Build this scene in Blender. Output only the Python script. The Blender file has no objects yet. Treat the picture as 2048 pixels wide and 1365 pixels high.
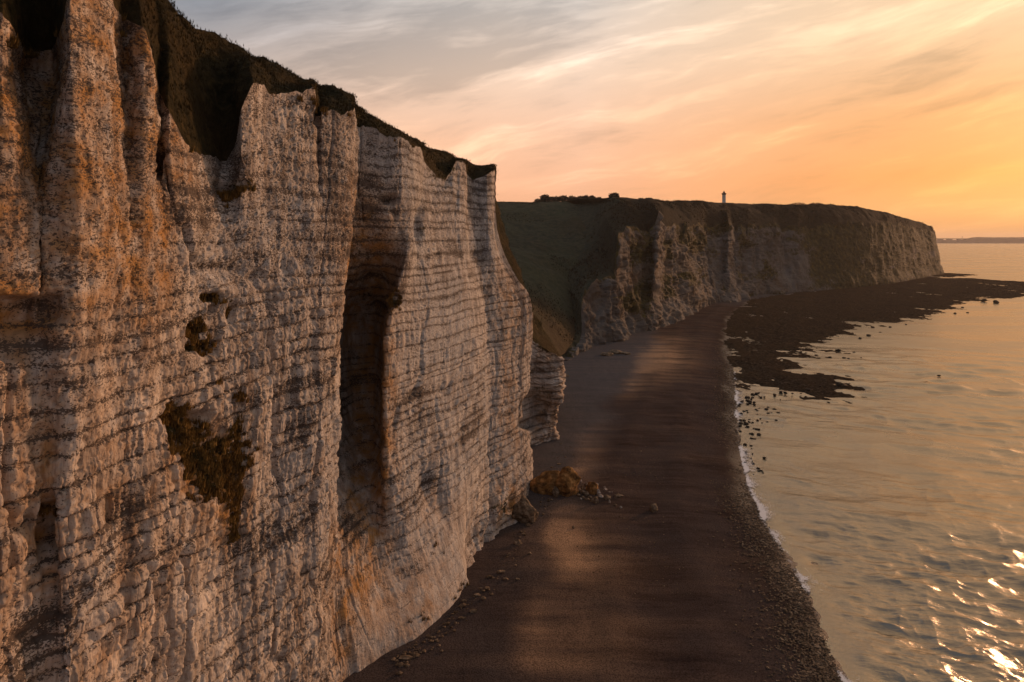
import bpy, math, random
import numpy as np
C = bpy.context.scene.collection
R = math.radians
F = 1365.0; CX = 1024.0; HY = 476.0; H = 50.0        # photo focal length, principal point, camera height

# ------------------------------------------------------------------ camera
cd = bpy.data.cameras.new("camera"); cam = bpy.data.objects.new("camera", cd); C.objects.link(cam)
cam.location = (0, 0, H); cam.rotation_euler = (R(90), 0, 0)
cd.sensor_width = 36; cd.lens = 36*F/2048.0; cd.shift_y = -(682.5-HY)/2048.0
cd.clip_start = 0.5; cd.clip_end = 90000
bpy.context.scene.camera = cam

# ------------------------------------------------------------------ light
SUN_AZ, SUN_EL = 48.0, 9.0
sd = bpy.data.lights.new("sun", 'SUN'); sun = bpy.data.objects.new("sun", sd); C.objects.link(sun)
sun.rotation_euler = (R(90-SUN_EL), 0, R(180-SUN_AZ)); sd.energy = 2.7; sd.color = (1.0, 0.54, 0.30); sd.angle = R(6.0)
sun.location = (200, 200, 200)
vs = bpy.context.scene.view_settings
vs.view_transform = 'Standard'; vs.look = 'None'; vs.exposure = 0.06; vs.gamma = 1.0
bpy.context.scene.display_settings.display_device = 'sRGB'

# ------------------------------------------------------------------ node helper
class NT:
    def __init__(s, tree): s.t = tree; s.n = tree.nodes; s.l = tree.links
    def put(s, sock, v):
        if v is None: return
        if isinstance(v, bpy.types.NodeSocket): s.l.new(v, sock)
        elif isinstance(v, (tuple, list)):
            sock.default_value = (tuple(v)+(1,) if len(v) == 3 and len(sock.default_value) == 4 else tuple(v))
        else: sock.default_value = v
    def math(s, op, a, b=None, c=None, clamp=False):
        n = s.n.new('ShaderNodeMath'); n.operation = op; n.use_clamp = clamp
        s.put(n.inputs[0], a); s.put(n.inputs[1], b); s.put(n.inputs[2], c); return n.outputs[0]
    def vmath(s, op, a, b=None, out=0, scale=None):
        n = s.n.new('ShaderNodeVectorMath'); n.operation = op
        s.put(n.inputs[0], a); s.put(n.inputs[1], b)
        if scale is not None: s.put(n.inputs['Scale'], scale)
        return n.outputs[out]
    def mix(s, f, a, b, typ='MIX'):
        n = s.n.new('ShaderNodeMix'); n.data_type = 'RGBA'; n.blend_type = typ
        s.put(n.inputs[0], f); s.put(n.inputs[6], a); s.put(n.inputs[7], b); return n.outputs[2]
    def ramp(s, f, stops, interp='LINEAR'):
        n = s.n.new('ShaderNodeValToRGB'); n.color_ramp.interpolation = interp
        e = n.color_ramp.elements
        while len(e) < len(stops): e.new(0.5)
        for q, (p, c) in zip(e, stops):
            q.position = p; q.color = (c, c, c, 1) if isinstance(c, (int, float)) else tuple(c)+(1,)
        s.put(n.inputs[0], f); return n.outputs[0]
    def noise(s, vec, scale=1, detail=2, rough=0.5, dist=0, dim='3D'):
        n = s.n.new('ShaderNodeTexNoise'); n.noise_dimensions = dim
        s.put(n.inputs['Vector'], vec); n.inputs['Scale'].default_value = scale
        n.inputs['Detail'].default_value = detail; n.inputs['Roughness'].default_value = rough
        n.inputs['Distortion'].default_value = dist; return n.outputs[0]
    def voro(s, vec, scale=1, feat='F1', out=0, rnd=1.0):
        n = s.n.new('ShaderNodeTexVoronoi'); n.feature = feat
        s.put(n.inputs['Vector'], vec); n.inputs['Scale'].default_value = scale
        n.inputs['Randomness'].default_value = rnd; return n.outputs[out]
    def mapping(s, vec, scale=(1, 1, 1), rot=(0, 0, 0), loc=(0, 0, 0)):
        n = s.n.new('ShaderNodeMapping'); s.put(n.inputs[0], vec)
        n.inputs[1].default_value = loc; n.inputs[2].default_value = rot; n.inputs[3].default_value = scale
        return n.outputs[0]
    def attr(s, name):
        n = s.n.new('ShaderNodeAttribute'); n.attribute_name = name; return n.outputs['Fac']
    def obj(s): return s.n.new('ShaderNodeTexCoord').outputs['Object']
    def sep(s, v):
        n = s.n.new('ShaderNodeSeparateXYZ'); s.put(n.inputs[0], v); return n.outputs
    def comb(s, x, y, z):
        n = s.n.new('ShaderNodeCombineXYZ')
        s.put(n.inputs[0], x); s.put(n.inputs[1], y); s.put(n.inputs[2], z); return n.outputs[0]
    def bump(s, h, strength=0.5, dist=0.1, nrm=None):
        n = s.n.new('ShaderNodeBump'); n.inputs['Strength'].default_value = strength
        n.inputs['Distance'].default_value = dist; s.put(n.inputs['Height'], h)
        if nrm: s.put(n.inputs['Normal'], nrm)
        return n.outputs[0]

def material(name):
    m = bpy.data.materials.new(name); m.use_nodes = True
    t = NT(m.node_tree); b = m.node_tree.nodes['Principled BSDF']
    return m, t, b

# ------------------------------------------------------------------ world: evening sky with a veil of high cloud
w = bpy.data.worlds.new("World"); bpy.context.scene.world = w; w.use_nodes = True
t = NT(w.node_tree); bg = w.node_tree.nodes['Background']
sky = t.n.new('ShaderNodeTexSky'); sky.sky_type = 'NISHITA'; sky.sun_disc = False
sky.sun_elevation = R(SUN_EL); sky.sun_rotation = R(SUN_AZ); sky.dust_density = 3.0; sky.altitude = 50
D = t.vmath('NORMALIZE', t.n.new('ShaderNodeTexCoord').outputs['Generated'])
dx, dy, dz = t.sep(D)
sx, sy = math.sin(R(SUN_AZ)), math.cos(R(SUN_AZ))
hl = t.math('SQRT', t.math('ADD', t.math('MULTIPLY', dx, dx), t.math('MULTIPLY', dy, dy)))
ca = t.math('DIVIDE', t.math('ADD', t.math('MULTIPLY', dx, sx), t.math('MULTIPLY', dy, sy)), t.math('MAXIMUM', hl, 0.001))
# elevation 0..1 over 0..90 deg
el = t.math('DIVIDE', t.math('ARCSINE', t.math('MAXIMUM', dz, 0.0)), math.pi/2)
near = t.ramp(el, [(0, (.66, .30, .12)), (.02, (.92, .40, .13)), (.05, (1.02, .37, .08)), (.10, (1.0, .45, .15)), (.17, (1.04, .69, .40)), (.26, (1.12, .80, .50)), (.45, (.80, .58, .38)), (1, (.17, .19, .23))])
mid = t.ramp(el, [(0, (.90, .45, .25)), (.04, (.98, .50, .29)), (.09, (1.08, .63, .40)), (.15, (1.08, .78, .58)), (.21, (.85, .74, .65)), (.27, (.66, .58, .52)), (.42, (.36, .33, .32)), (.6, (.16, .18, .22)), (1, (.12, .15, .20))])
far = t.ramp(el, [(0, (.22, .16, .15)), (.10, (.24, .19, .19)), (.25, (.19, .20, .23)), (1, (.13, .16, .21))])
fa = t.math('SMOOTH_MIN', t.math('MAXIMUM', t.math('DIVIDE', t.math('SUBTRACT', ca, .74), .24), 0), 1.0, 0.1)
fb = t.math('MULTIPLY', t.math('ADD', ca, .50), 0.9, clamp=True)
fb = t.math('POWER', fb, 1.5, clamp=True)
fb2 = t.math('MINIMUM', t.math('MULTIPLY', fb, 1.12), 1.0)
base = t.mix(fa, t.mix(fb2, far, mid), near)
lb = t.math('MULTIPLY', t.ramp(ca, [(.30, 1.0), (.66, 0.0)]), t.ramp(el, [(.09, 0.0), (.20, .85)]))
base = t.mix(lb, base, (.27, .31, .37))
# cirrus streaks on a cloud plane
azi = t.math('ARCTAN2', dx, dy); ela = t.math('ARCSINE', dz)
def streak(kx, ky, slope, sc, det, rg_, off, wa):
    wp = t.noise(t.comb(t.math('MULTIPLY', azi, 2.2), t.math('MULTIPLY', ela, 4.5), off), 1.0, 3, .55)
    vv = t.math('ADD', t.math('SUBTRACT', ela, t.math('MULTIPLY', azi, slope)), t.math('MULTIPLY', t.math('SUBTRACT', wp, .5), wa))
    return t.noise(t.comb(t.math('MULTIPLY', azi, kx), t.math('MULTIPLY', vv, ky), off), sc, det, rg_)
n1 = streak(2.1, 8.5, .13, 1.0, 7, .56, 3.7, .16)
n2 = streak(3.6, 26., .18, 1.0, 8, .62, 8.2, .12)
cl = t.math('ADD', t.math('MULTIPLY', n1, 0.62), t.math('MULTIPLY', n2, 0.38))
dark = t.ramp(cl, [(.38, 0.0), (.50, 0.55), (.60, 1.0)], 'EASE')
lowf = t.ramp(el, [(0, .22), (.05, .5), (.12, .85), (.3, 1.0)])
shade = t.math('MULTIPLY', t.math('SUBTRACT', 1.0, dark), lowf)
gap = t.mix(1.0, base, (.50, .52, .55), 'MULTIPLY')
col = t.mix(shade, base, gap)
hi = t.math('MULTIPLY', t.ramp(n2, [(.56, 0), (.74, 1)]), t.math('MULTIPLY', fb2, .95))
col = t.mix(hi, col, t.mix(1.0, col, (1.22, 1.24, 1.26), 'MULTIPLY'))
# glow around the hidden sun
sd3 = (sx*math.cos(R(SUN_EL)), sy*math.cos(R(SUN_EL)), math.sin(R(SUN_EL)))
dt = t.vmath('DOT_PRODUCT', D, sd3, out=1)
gl = t.math('POWER', t.math('MAXIMUM', dt, 0), 900)
col = t.mix(gl, col, (2.0, .8, .2), 'ADD')
skyc = t.mix(1.0, sky.outputs[0], (.10, .10, .10), 'MULTIPLY')
fin = t.mix(0.94, skyc, t.mix(1.0, col, (1.10, 1.09, 1.08), 'MULTIPLY'))
t.put(bg.inputs[0], fin); bg.inputs[1].default_value = 1.0

# ------------------------------------------------------------------ numpy noise
def _h(ix, iy, iz, seed):
    h = (ix.astype(np.int64)*374761393 + iy.astype(np.int64)*668265263 + iz.astype(np.int64)*2147483647 + seed*974634777) & 0xFFFFFFFF
    h = ((h ^ (h >> 13))*1274126177) & 0xFFFFFFFF
    h = ((h ^ (h >> 16))*2246822519) & 0xFFFFFFFF
    return ((h ^ (h >> 15)) & 0xFFFFFF)/float(0xFFFFFF)
def vn(x, y, z, seed=0):
    x, y, z = np.broadcast_arrays(np.asarray(x, float), np.asarray(y, float), np.asarray(z, float))
    fx, fy, fz = np.floor(x), np.floor(y), np.floor(z)
    u, v, q = x-fx, y-fy, z-fz
    u = u*u*u*(u*(u*6-15)+10); v = v*v*v*(v*(v*6-15)+10); q = q*q*q*(q*(q*6-15)+10)
    r = 0
    for a in (0, 1):
        for b in (0, 1):
            for c in (0, 1):
                r = r + _h(fx+a, fy+b, fz+c, seed)*(u if a else 1-u)*(v if b else 1-v)*(q if c else 1-q)
    return r*2-1
def fbm(x, y, z, o=4, seed=0, g=.5, lac=2.03):
    r = 0; a = 1; s = 0
    for i in range(o):
        r = r + a*vn(x, y, z, seed+i*17); s += a; a *= g
        x = x*lac+3.1; y = y*lac+1.7; z = z*lac+5.3
    return r/s
def ss(a, b, x):
    u = np.clip((x-a)/(b-a), 0, 1); return u*u*(3-2*u)

# ------------------------------------------------------------------ mesh helpers
def grid_obj(name, P, mats, attrs=None, keep=None, smooth=True, parent=None, matidx=None):
    n, m = P.shape[:2]
    me = bpy.data.meshes.new(name)
    idx = np.arange(n*m).reshape(n, m)
    q = np.stack([idx[:-1, :-1], idx[1:, :-1], idx[1:, 1:], idx[:-1, 1:]], -1).reshape(-1, 4)
    if keep is not None: q = q[keep.reshape(-1)]
    me.vertices.add(n*m); me.vertices.foreach_set('co', P.reshape(-1).astype(np.float32))
    me.loops.add(len(q)*4); me.polygons.add(len(q))
    me.loops.foreach_set('vertex_index', q.reshape(-1).astype(np.int32))
    me.polygons.foreach_set('loop_start', (np.arange(len(q))*4).astype(np.int32))
    try: me.polygons.foreach_set('loop_total', np.full(len(q), 4, np.int32))
    except Exception: pass
    me.polygons.foreach_set('use_smooth', np.full(len(q), smooth))
    for mt in (mats if isinstance(mats, (list, tuple)) else [mats]): me.materials.append(mt)
    me.update(calc_edges=True)
    for k, a in (attrs or {}).items():
        at = me.attributes.new(k, 'FLOAT', 'POINT'); at.data.foreach_set('value', a.reshape(-1).astype(np.float32))
    me.validate()
    o = bpy.data.objects.new(name, me); C.objects.link(o)
    if parent: o.parent = parent
    return o
def raw_obj(name, V, Fc, mat, smooth=False, parent=None):
    me = bpy.data.meshes.new(name); V = np.asarray(V, np.float32)
    Fc = np.asarray(Fc, np.int32); k = Fc.shape[1]
    me.vertices.add(len(V)); me.vertices.foreach_set('co', V.reshape(-1))
    me.loops.add(len(Fc)*k); me.polygons.add(len(Fc))
    me.loops.foreach_set('vertex_index', Fc.reshape(-1))
    me.polygons.foreach_set('loop_start', (np.arange(len(Fc))*k).astype(np.int32))
    me.polygons.foreach_set('use_smooth', np.full(len(Fc), smooth))
    me.materials.append(mat); me.update(calc_edges=True); me.validate()
    o = bpy.data.objects.new(name, me); C.objects.link(o)
    if parent: o.parent = parent
    return o
def tag(o, label=None, cat=None, group=None, kind=None):
    if label: o['label'] = label
    if cat: o['category'] = cat
    if group: o['group'] = group
    if kind: o['kind'] = kind
    return o
def G(px, py, z=0.0):                       # point of the ground at height z seen at this pixel
    Y = (H-z)*F/(py-HY); return np.array([(px-CX)/F*Y, Y, z])
def W(px, py, Y):                           # point at depth Y
    return np.array([(px-CX)/F*Y, Y, H+(HY-py)/F*Y])
def normals(P):
    a = np.gradient(P, axis=0); b = np.gradient(P, axis=1)
    n = np.cross(a, b); return n/np.maximum(np.linalg.norm(n, axis=2, keepdims=True), 1e-9)
def catmull(P, t):
    """P (k,...) control rows at integer params, t array"""
    k = len(P); i = np.clip(np.floor(t).astype(int), 0, k-2); u = t-i
    u = u.reshape(u.shape+(1,)*(P.ndim-1))
    p0 = P[np.maximum(i-1, 0)]; p1 = P[i]; p2 = P[i+1]; p3 = P[np.minimum(i+2, k-1)]
    m1 = (p2-p0)*.5*.42; m2 = (p3-p1)*.5*.42
    return (2*u**3-3*u**2+1)*p1+(u**3-2*u**2+u)*m1+(-2*u**3+3*u**2)*p2+(u**3-u**2)*m2

# ------------------------------------------------------------------ materials
def chalk_material(name, near=True):
    m, t, b = material(name)
    o = t.obj(); bed = t.attr('bed'); veg_shade = t.attr('veg_shade'); och = t.attr('ochre'); cool = t.attr('cool')
    n_big = t.noise(o, .12 if near else .03, 3, .5)
    n_str = t.noise(t.mapping(o, scale=(1.1, 1.1, .22)), .9 if near else .12, 5, .6)
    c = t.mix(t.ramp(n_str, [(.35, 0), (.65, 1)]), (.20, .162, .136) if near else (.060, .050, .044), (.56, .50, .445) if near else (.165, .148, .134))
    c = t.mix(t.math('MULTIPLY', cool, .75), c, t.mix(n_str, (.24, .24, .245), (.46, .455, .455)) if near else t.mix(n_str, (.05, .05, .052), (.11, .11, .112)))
    oc = t.math('MULTIPLY', och, t.ramp(t.noise(o, .5 if near else .08, 4, .6), [(.38, .15), (.62, 1)]))
    c = t.mix(oc, c, t.mix(n_str, (.27, .125, .035), (.43, .255, .11)) if near else (.10, .062, .036))
    P = 1.38 if near else 3.6
    fr = t.math('FRACT', t.math('DIVIDE', bed, P))
    tri = t.math('MULTIPLY', t.math('ABSOLUTE', t.math('SUBTRACT', fr, .5)), 2.0)     # 1 at the seam
    # flint nodules: flattened dark specks crowding along the seams
    sp = t.mapping(o, scale=(1, 1, 1.7))
    s1 = t.noise(sp, 4.2 if near else .9, 3, .6)
    s2 = t.noise(sp, 9.5 if near else 2.2, 2, .5)
    s = t.math('ADD', t.math('MULTIPLY', s1, .6), t.math('MULTIPLY', s2, .4))
    dens = t.attr('speck')
    clump = t.math('MULTIPLY', t.math('SUBTRACT', t.noise(o, .55 if near else .1, 3, .6), .5), .28)
    s = t.math('ADD', s, clump)
    thr = t.math('SUBTRACT', .60 if near else .62, t.math('ADD', t.math('MULTIPLY', t.math('MULTIPLY', t.math('POWER', tri, 2.5), t.attr('band')), t.math('ADD', .125 if near else .03, t.math('MULTIPLY', dens, .03))), t.math('MULTIPLY', dens, .125)))
    f = t.math('MULTIPLY', t.math('SUBTRACT', s, thr), 18.0, clamp=True)
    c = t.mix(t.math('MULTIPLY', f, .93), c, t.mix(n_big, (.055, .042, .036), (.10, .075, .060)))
    # vegetation, and shade painted in the same dark colours
    vn_ = t.noise(o, 2.2 if near else .5, 5, .65)
    vf = t.math('MULTIPLY', t.math('SUBTRACT', t.math('ADD', veg_shade, t.math('MULTIPLY', t.math('SUBTRACT', vn_, .5), 2.0)), .5), 5.0, clamp=True)
    vc = t.ramp(t.noise(o, 1.3 if near else .25, 5, .7), [(.3, (.012, .011, .006)), (.5, (.040, .033, .013)), (.72, (.12, .085, .022))])
    c = t.mix(vf, c, vc)
    t.put(b.inputs['Base Color'], c)
    b.inputs['Roughness'].default_value = .92; b.inputs['Specular IOR Level'].default_value = .15
    hb = t.math('ADD', t.math('MULTIPLY', t.noise(o, 2.0 if near else .4, 6, .65), 1.0), t.math('MULTIPLY', t.noise(t.mapping(o, scale=(1.6, 1.6, .3)), 2.4 if near else .4, 4, .6), .8))
    hb = t.math('SUBTRACT', hb, t.math('MULTIPLY', f, .25))
    hb = t.math('ADD', hb, t.math('MULTIPLY', t.voro(t.mapping(t.vmath('ADD', o, t.vmath('MULTIPLY', t.comb(n_str, n_big, n_str), (.6, .6, .6))), scale=(1.3, 1.3, .28)), 1.3 if near else .4), -.30))
    t.put(b.inputs['Normal'], t.bump(hb, .75, .20 if near else .7))
    return m
M_chalk = chalk_material('chalk', True)
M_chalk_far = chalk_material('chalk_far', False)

def grass_material(name, sc, cols, bumpd):
    m, t, b = material(name); o = t.obj()
    n = t.noise(o, sc, 8, .68)
    n2 = t.noise(o, sc*.12, 3, .5)
    c = t.ramp(n, [(.33, cols[0]), (.5, cols[1]), (.68, cols[2])])
    c = t.mix(t.ramp(n2, [(.4, 0), (.62, .75)]), c, t.mix(.5, c, cols[3]))
    t.put(b.inputs['Base Color'], c); b.inputs['Roughness'].default_value = 1.0
    b.inputs['Specular IOR Level'].default_value = .05
    t.put(b.inputs['Normal'], t.bump(n, 1.0, bumpd)); return m
M_turf = grass_material('turf', 1.1, [(.014, .012, .006), (.032, .026, .012), (.075, .052, .02), (.06, .035, .014)], .8)
M_plant = grass_material('cliff_grass', 1.5, [(.025, .020, .008), (.12, .075, .024), (.36, .21, .06), (.22, .11, .03)], .3)
M_slope = grass_material('valley_turf', .35, [(.036, .037, .028), (.058, .058, .038), (.088, .080, .048), (.075, .080, .042)], 1.2)
tq = NT(M_slope.node_tree); bb = M_slope.node_tree.nodes['Principled BSDF']; old = bb.inputs['Base Color'].links[0].from_socket
tq.put(bb.inputs['Base Color'], tq.mix(tq.attr('brown'), old, tq.mix(tq.noise(tq.obj(), .4, 6, .7), (.030, .018, .010), (.095, .050, .024))))

# ------------------------------------------------------------------ wall builder
LV = np.array([-4., 0, 12, 25, 38, 50, 62, 90])
class ST:
    def __init__(s, px, Y, rim, ridge=None, n=8, xy=None, rimz=None):
        L = 6
        px = list(px) if isinstance(px, (list, tuple)) else [px]*L
        Y = list(Y) if isinstance(Y, (list, tuple)) else [Y]*L
        if xy is None: p = [((a-CX)/F*b, b) for a, b in zip(px, Y)]
        else: p = [xy]*L
        p = [p[0]]+p+[p[-1]]
        s.p = np.array(p)
        if rimz is None:
            z = 56.0
            for _ in range(12):
                yy = np.interp(z, LV, s.p[:, 1]); z = H+(HY-rim)/F*yy
            rimz = z
        s.z = rimz; s.ridge = np.array(ridge, float); s.n = n

def wall(stations, nz, nridge=26, nback=14, back_dir=(-1., .15), back_len=160., back_drop=4.):
    SP = np.array([s.p for s in stations]); RZ = np.array([s.z for s in stations]); RG = np.array([s.ridge for s in stations])
    tt = []
    for i, s in enumerate(stations[:-1]): tt.append(i+np.arange(s.n)/s.n)
    tt = np.concatenate(tt+[np.array([len(stations)-1.])])
    A = catmull(SP, tt)                       # (ns, levels, 2)
    rz = catmull(RZ[:, None], tt)[:, 0]; rg = catmull(RG, tt)
    v = np.linspace(0, 1, nz)
    Z = -4+(rz[:, None]+4)*v[None, :]
    li = np.clip(np.searchsorted(LV, Z, side='right')-1, 0, len(LV)-2)
    u = (Z-LV[li])/(LV[li+1]-LV[li])
    r = np.arange(len(tt))[:, None]
    p0 = A[r, np.maximum(li-1, 0)]; p1 = A[r, li]; p2 = A[r, li+1]; p3 = A[r, np.minimum(li+2, len(LV)-1)]
    m1 = (p2-p0)*.35; m2 = (p3-p1)*.35; u = u[..., None]
    XY = (2*u**3-3*u**2+1)*p1+(u**3-2*u**2+u)*m1+(-2*u**3+3*u**2)*p2+(u**3-u**2)*m2
    wallP = np.concatenate([XY, Z[..., None]], 2)
    # slope from rim to ridge to back
    rim = wallP[:, -1]
    wv = np.linspace(0, 1, nridge)[None, :, None]
    S = rim[:, None]*(1-wv)+rg[:, None]*wv
    bulge = np.sin(np.pi*np.linspace(0, 1, nridge))[None, :]*.14*np.maximum(rg[:, 2]-rim[:, 2], 0)[:, None]
    S[..., 2] += bulge
    bv = (np.linspace(0, 1, nback+1)[1:])[None, :]**1.6
    Bk = rg[:, None, :]+np.concatenate([(bv*back_len*back_dir[0])[..., None], (bv*back_len*back_dir[1])[..., None], (-back_drop*bv**.5)[..., None]], 2)
    return tt, wallP, np.concatenate([S, Bk], 1)

def arc(P):                                  # arc length along s at mid height
    d = np.linalg.norm(np.diff(P[:, P.shape[1]//3, :2], axis=0), axis=1)
    return np.concatenate([[0], np.cumsum(d)])

# ------------------------------------------------------------------ near cliff stations
def rid(px, py, Y): return W(px, py, Y)
S = []
def a(px, Y, rim, rg, n): S.append(ST(px, Y, rim, rg, n))
S.append(ST(0, 0, 0, (-62, 5, 74), 20, xy=(-40., -14.), rimz=63))
S.append(ST(0, 0, 0, (-50, 26, 74), 30, xy=(-32., 20.), rimz=63))
a(-180, 32.5, 10, W(-180, -330, 44), 40)
a(-40, [35.5, 35, 35, 35, 35.5, 35.5], 20, W(-60, -300, 46), 22)
a(8, [36.5, 36, 36, 35.6, 36, 36], 28, W(-20, -270, 47), 20)
a(32, [37, 37, 37, 36.4, 37, 37.2], 55, W(10, -260, 48), 18)
a(58, [38, 38, 38, 38.2, 38, 42], 96, W(60, -250, 50), 24)
a(100, [38, 38.5, 39, 38.4, 39, 44], 94, W(90, -230, 51), 16)
a(122, [38.5, 38.6, 38.5, 38.6, 38.6, 40], 50, W(110, -220, 51), 16)
a(140, [39, 38.4, 38.2, 38.6, 38.4, 38.6], -28, W(130, -200, 52), 30)
a(190, [40.6, 40.4, 40.6, 40.4, 40.4, 40.8], -30, W(180, -160, 53), 26)
a(222, [42.2, 42, 42.2, 42.4, 42, 42.6], -6, W(210, -130, 54), 18)
a(245, [43.4, 43.4, 43.8, 43.6, 43.4, 45.2], 28, W(235, -100, 55), 22)
a(284, [44.6, 44.2, 44.4, 44, 44, 44.4], 56, W(260, -80, 56), 16)
a(300, [45.6, 45.4, 45.4, 45.2, 44.8, 45], 100, W(290, -50, 57), 12)
a(316, [46.6, 46.8, 47, 46.8, 47.6, 49.5], 170, W(310, -30, 58), 14)
a(338, [47.6, 47.6, 47.4, 47, 47.2, 47.6], 222, W(340, -5, 60), 20)
a(370, [49.5, 49.3, 49.4, 49, 49.4, 51], 284, W(362, 20, 62), 26)
a(412, [52, 51.8, 52.4, 51.2, 51.6, 57], 306, W(385, 46, 65), 24)
a(446, [54, 54.5, 55, 54, 54, 61], 318, W(420, 62, 69), 18)
a(468, [55.4, 55.6, 56, 55.2, 55, 59], 292, W(450, 76, 72), 12)
a(480, [55.8, 56, 56, 55.4, 55.2, 56], 222, W(475, 96, 74), 18)
a(505, [57.5, 57.5, 57, 57, 56.8, 57], 168, W(500, 115, 75), 14)
a(524, [58.6, 58.6, 58.4, 58.2, 58, 58.8], 172, W(530, 122, 77), 16)
a(545, [60, 60, 59.8, 59.4, 59.4, 60.6], 186, W(555, 128, 80), 40)
a(600, [64, 63.6, 63, 62.8, 62.6, 63.4], 188, W(590, 150, 84), 24)
a([628, 628, 628, 628, 628, 630], [66.5, 65.6, 65, 65, 64.6, 65], 174, W(625, 168, 86), 9)
a([634, 634, 634, 634, 634, 635], [67.4, 66.4, 66, 65.8, 65.8, 68], 230, W(635, 174, 87), 9)
a([642, 640, 641, 642, 643, 644], [68, 67, 66.6, 66.4, 66.4, 67.6], 222, W(645, 179, 88), 30)
a([672, 652, 660, 664, 678, 692], [71.5, 70.5, 70, 70, 69.6, 70.2], 224, W(675, 192, 90), 20)
a([688, 662, 667, 671, 687, 709], [73, 72.6, 72.4, 72.4, 72.2, 72.6], 218, W(700, 205, 92), 22)   # edge of the big buttress
a([700, 672, 662, 666, 684, 706], [74, 74, 77, 80, 77, 78], 236, W(712, 212, 95), 16)
a([724, 694, 672, 668, 692, 712], [75, 76, 90, 95, 83, 85], 250, W(725, 222, 98), 30)
a([760, 722, 706, 704, 735, 745], [77, 79, 96, 100, 85, 86], 256, W(745, 235, 101), 34)
a([800, 742, 748, 748, 778, 775], [79, 82, 97, 101, 86, 87], 270, W(775, 254, 106), 16)
a([822, 756, 764, 766, 800, 800], [80, 83, 93, 97, 87, 88], 276, W(800, 268, 110), 14)
a([845, 775, 770, 774, 818, 822], [81.5, 84, 84.5, 85, 88, 91], 286, W(825, 281, 114), 24)
a([880, 812, 790, 796, 830, 842], [85, 86, 86.5, 87, 90, 98], 296, W(845, 291, 118), 20)
a([905, 840, 815, 820, 838, 850], [88, 89, 89.4, 90, 95, 103], 322, W(865, 298, 121), 20)
a([925, 865, 845, 850, 862, 872], [91, 92, 92.6, 93.5, 99, 107], 352, W(885, 306, 124), 24)
a([940, 900, 885, 888, 890, 895], [94, 96, 97.5, 99, 103, 110], 356, W(905, 313, 128), 22)
a([948, 930, 925, 925, 915, 912], [99, 101, 103, 105, 107, 114], 322, W(922, 320, 132), 20)
a([956, 958, 958, 950, 931, 930], [104, 106, 108, 110, 111, 117], 328, W(935, 325, 134), 8)
a([960, 970, 972, 962, 936, 933], [106, 109, 111, 114, 115, 121], 350, W(940, 326, 136), 10)
a([975, 976, 979, 970, 950, 945], [107.5, 112, 114.5, 117, 117, 123], 360, W(955, 328, 138), 20)
a([1005, 1000, 1005, 1000, 975, 975], [110, 115, 118, 120, 119, 123], 346, W(975, 333, 140), 12)
a([1030, 1022, 1022, 1022, 984, 986], [114, 118, 120.5, 123, 121, 125], 341, W(982, 336, 141), 10)
a([1050, 1036, 1034, 1036, 988, 991], [119, 121, 123, 125, 124, 128], 352, W(986, 342, 142), 8)
a([1057, 1044, 1042, 1046, 1000, 994], [122, 123.5, 125, 127, 128, 131], 545, W(987, 400, 142), 10)
a([1062, 1050, 1048, 1054, 1030, 1010], [126, 126, 127, 129, 131, 134], 582, W(980, 430, 146), 12)
a([1064, 1056, 1054, 1063, 1060, 1030], [130, 129, 130, 131, 133, 136], 618, W(975, 450, 150), 12)
a([1064, 1058, 1060, 1067, 1066, 1060], [134, 132, 133, 134, 136, 138], 655, W(975, 480, 154), 12)
a([1056, 1050, 1052, 1060, 1060, 1056], [142, 140, 140, 141, 142, 144], 660, W(975, 500, 158), 8)
a([1046, 1036, 1040, 1040, 1040, 1040], [152, 152, 150, 150, 150, 150], 668, W(975, 520, 164), 10)
a([1075, 1050, 1072, 1070, 1070, 1070], [157, 158, 154, 155, 155, 155], 684, W(980, 540, 168), 12)
a([1102, 1106, 1102, 1100, 1100, 1100], [160, 158, 157, 157, 157, 157], 706, W(1000, 570, 172), 10)
a([1113, 1122, 1119, 1114, 1114, 1114], [163, 160, 160, 160, 160, 160], 712, W(1020, 590, 178), 8)
a([1114, 1126, 1126, 1124, 1124, 1124], [168, 164, 164, 164, 164, 164], 722, W(1030, 600, 186), 8)
a([1105, 1115, 1112, 1110, 1110, 1110], [180, 178, 178, 178, 178, 178], 715, W(1040, 605, 196), 12)
a([1095]*6, 215, 690, W(1045, 610, 222), 1)
for _ in range(1):
    old = [s.p.copy() for s in S]
    for i in range(4, 28): S[i].p[:6] = .45*old[i][:6]+.275*(old[i-1][:6]+old[i+1][:6])
for q_ in S[:34]: q_.n = int(q_.n*1.45)
tt, PW, PG = wall(S, 700)
# resample: geometry is evaluated directly on the station samples
def detail(P, scale=1.0):
    s = arc(P); Sg = np.repeat(s[:, None], P.shape[1], 1)
    X, Y, Z = P[..., 0], P[..., 1], P[..., 2]
    warp = fbm(X*.05, Y*.05, Z*.05, 3, 3)*1.2 + fbm(X*.25, Y*.25, Z*.12, 2, 5)*.22
    bed = Z+warp+.55*vn(Z*.43+warp*.3, 0, 0, 77)+.30*vn(Z*1.1, 0, 0, 78)
    return Sg, X, Y, Z, bed
Sg, X, Y, Z, bed = detail(PW)
PX = CX+F*X/np.maximum(Y, 5); PY = HY+F*(H-Z)/np.maximum(Y, 5)      # where a point of the wall lies in the survey photo
N = normals(PW)
if N[len(N)//2, 200, 0] < 0: N = -N
hgt = ss(58, 30, Z)
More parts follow.
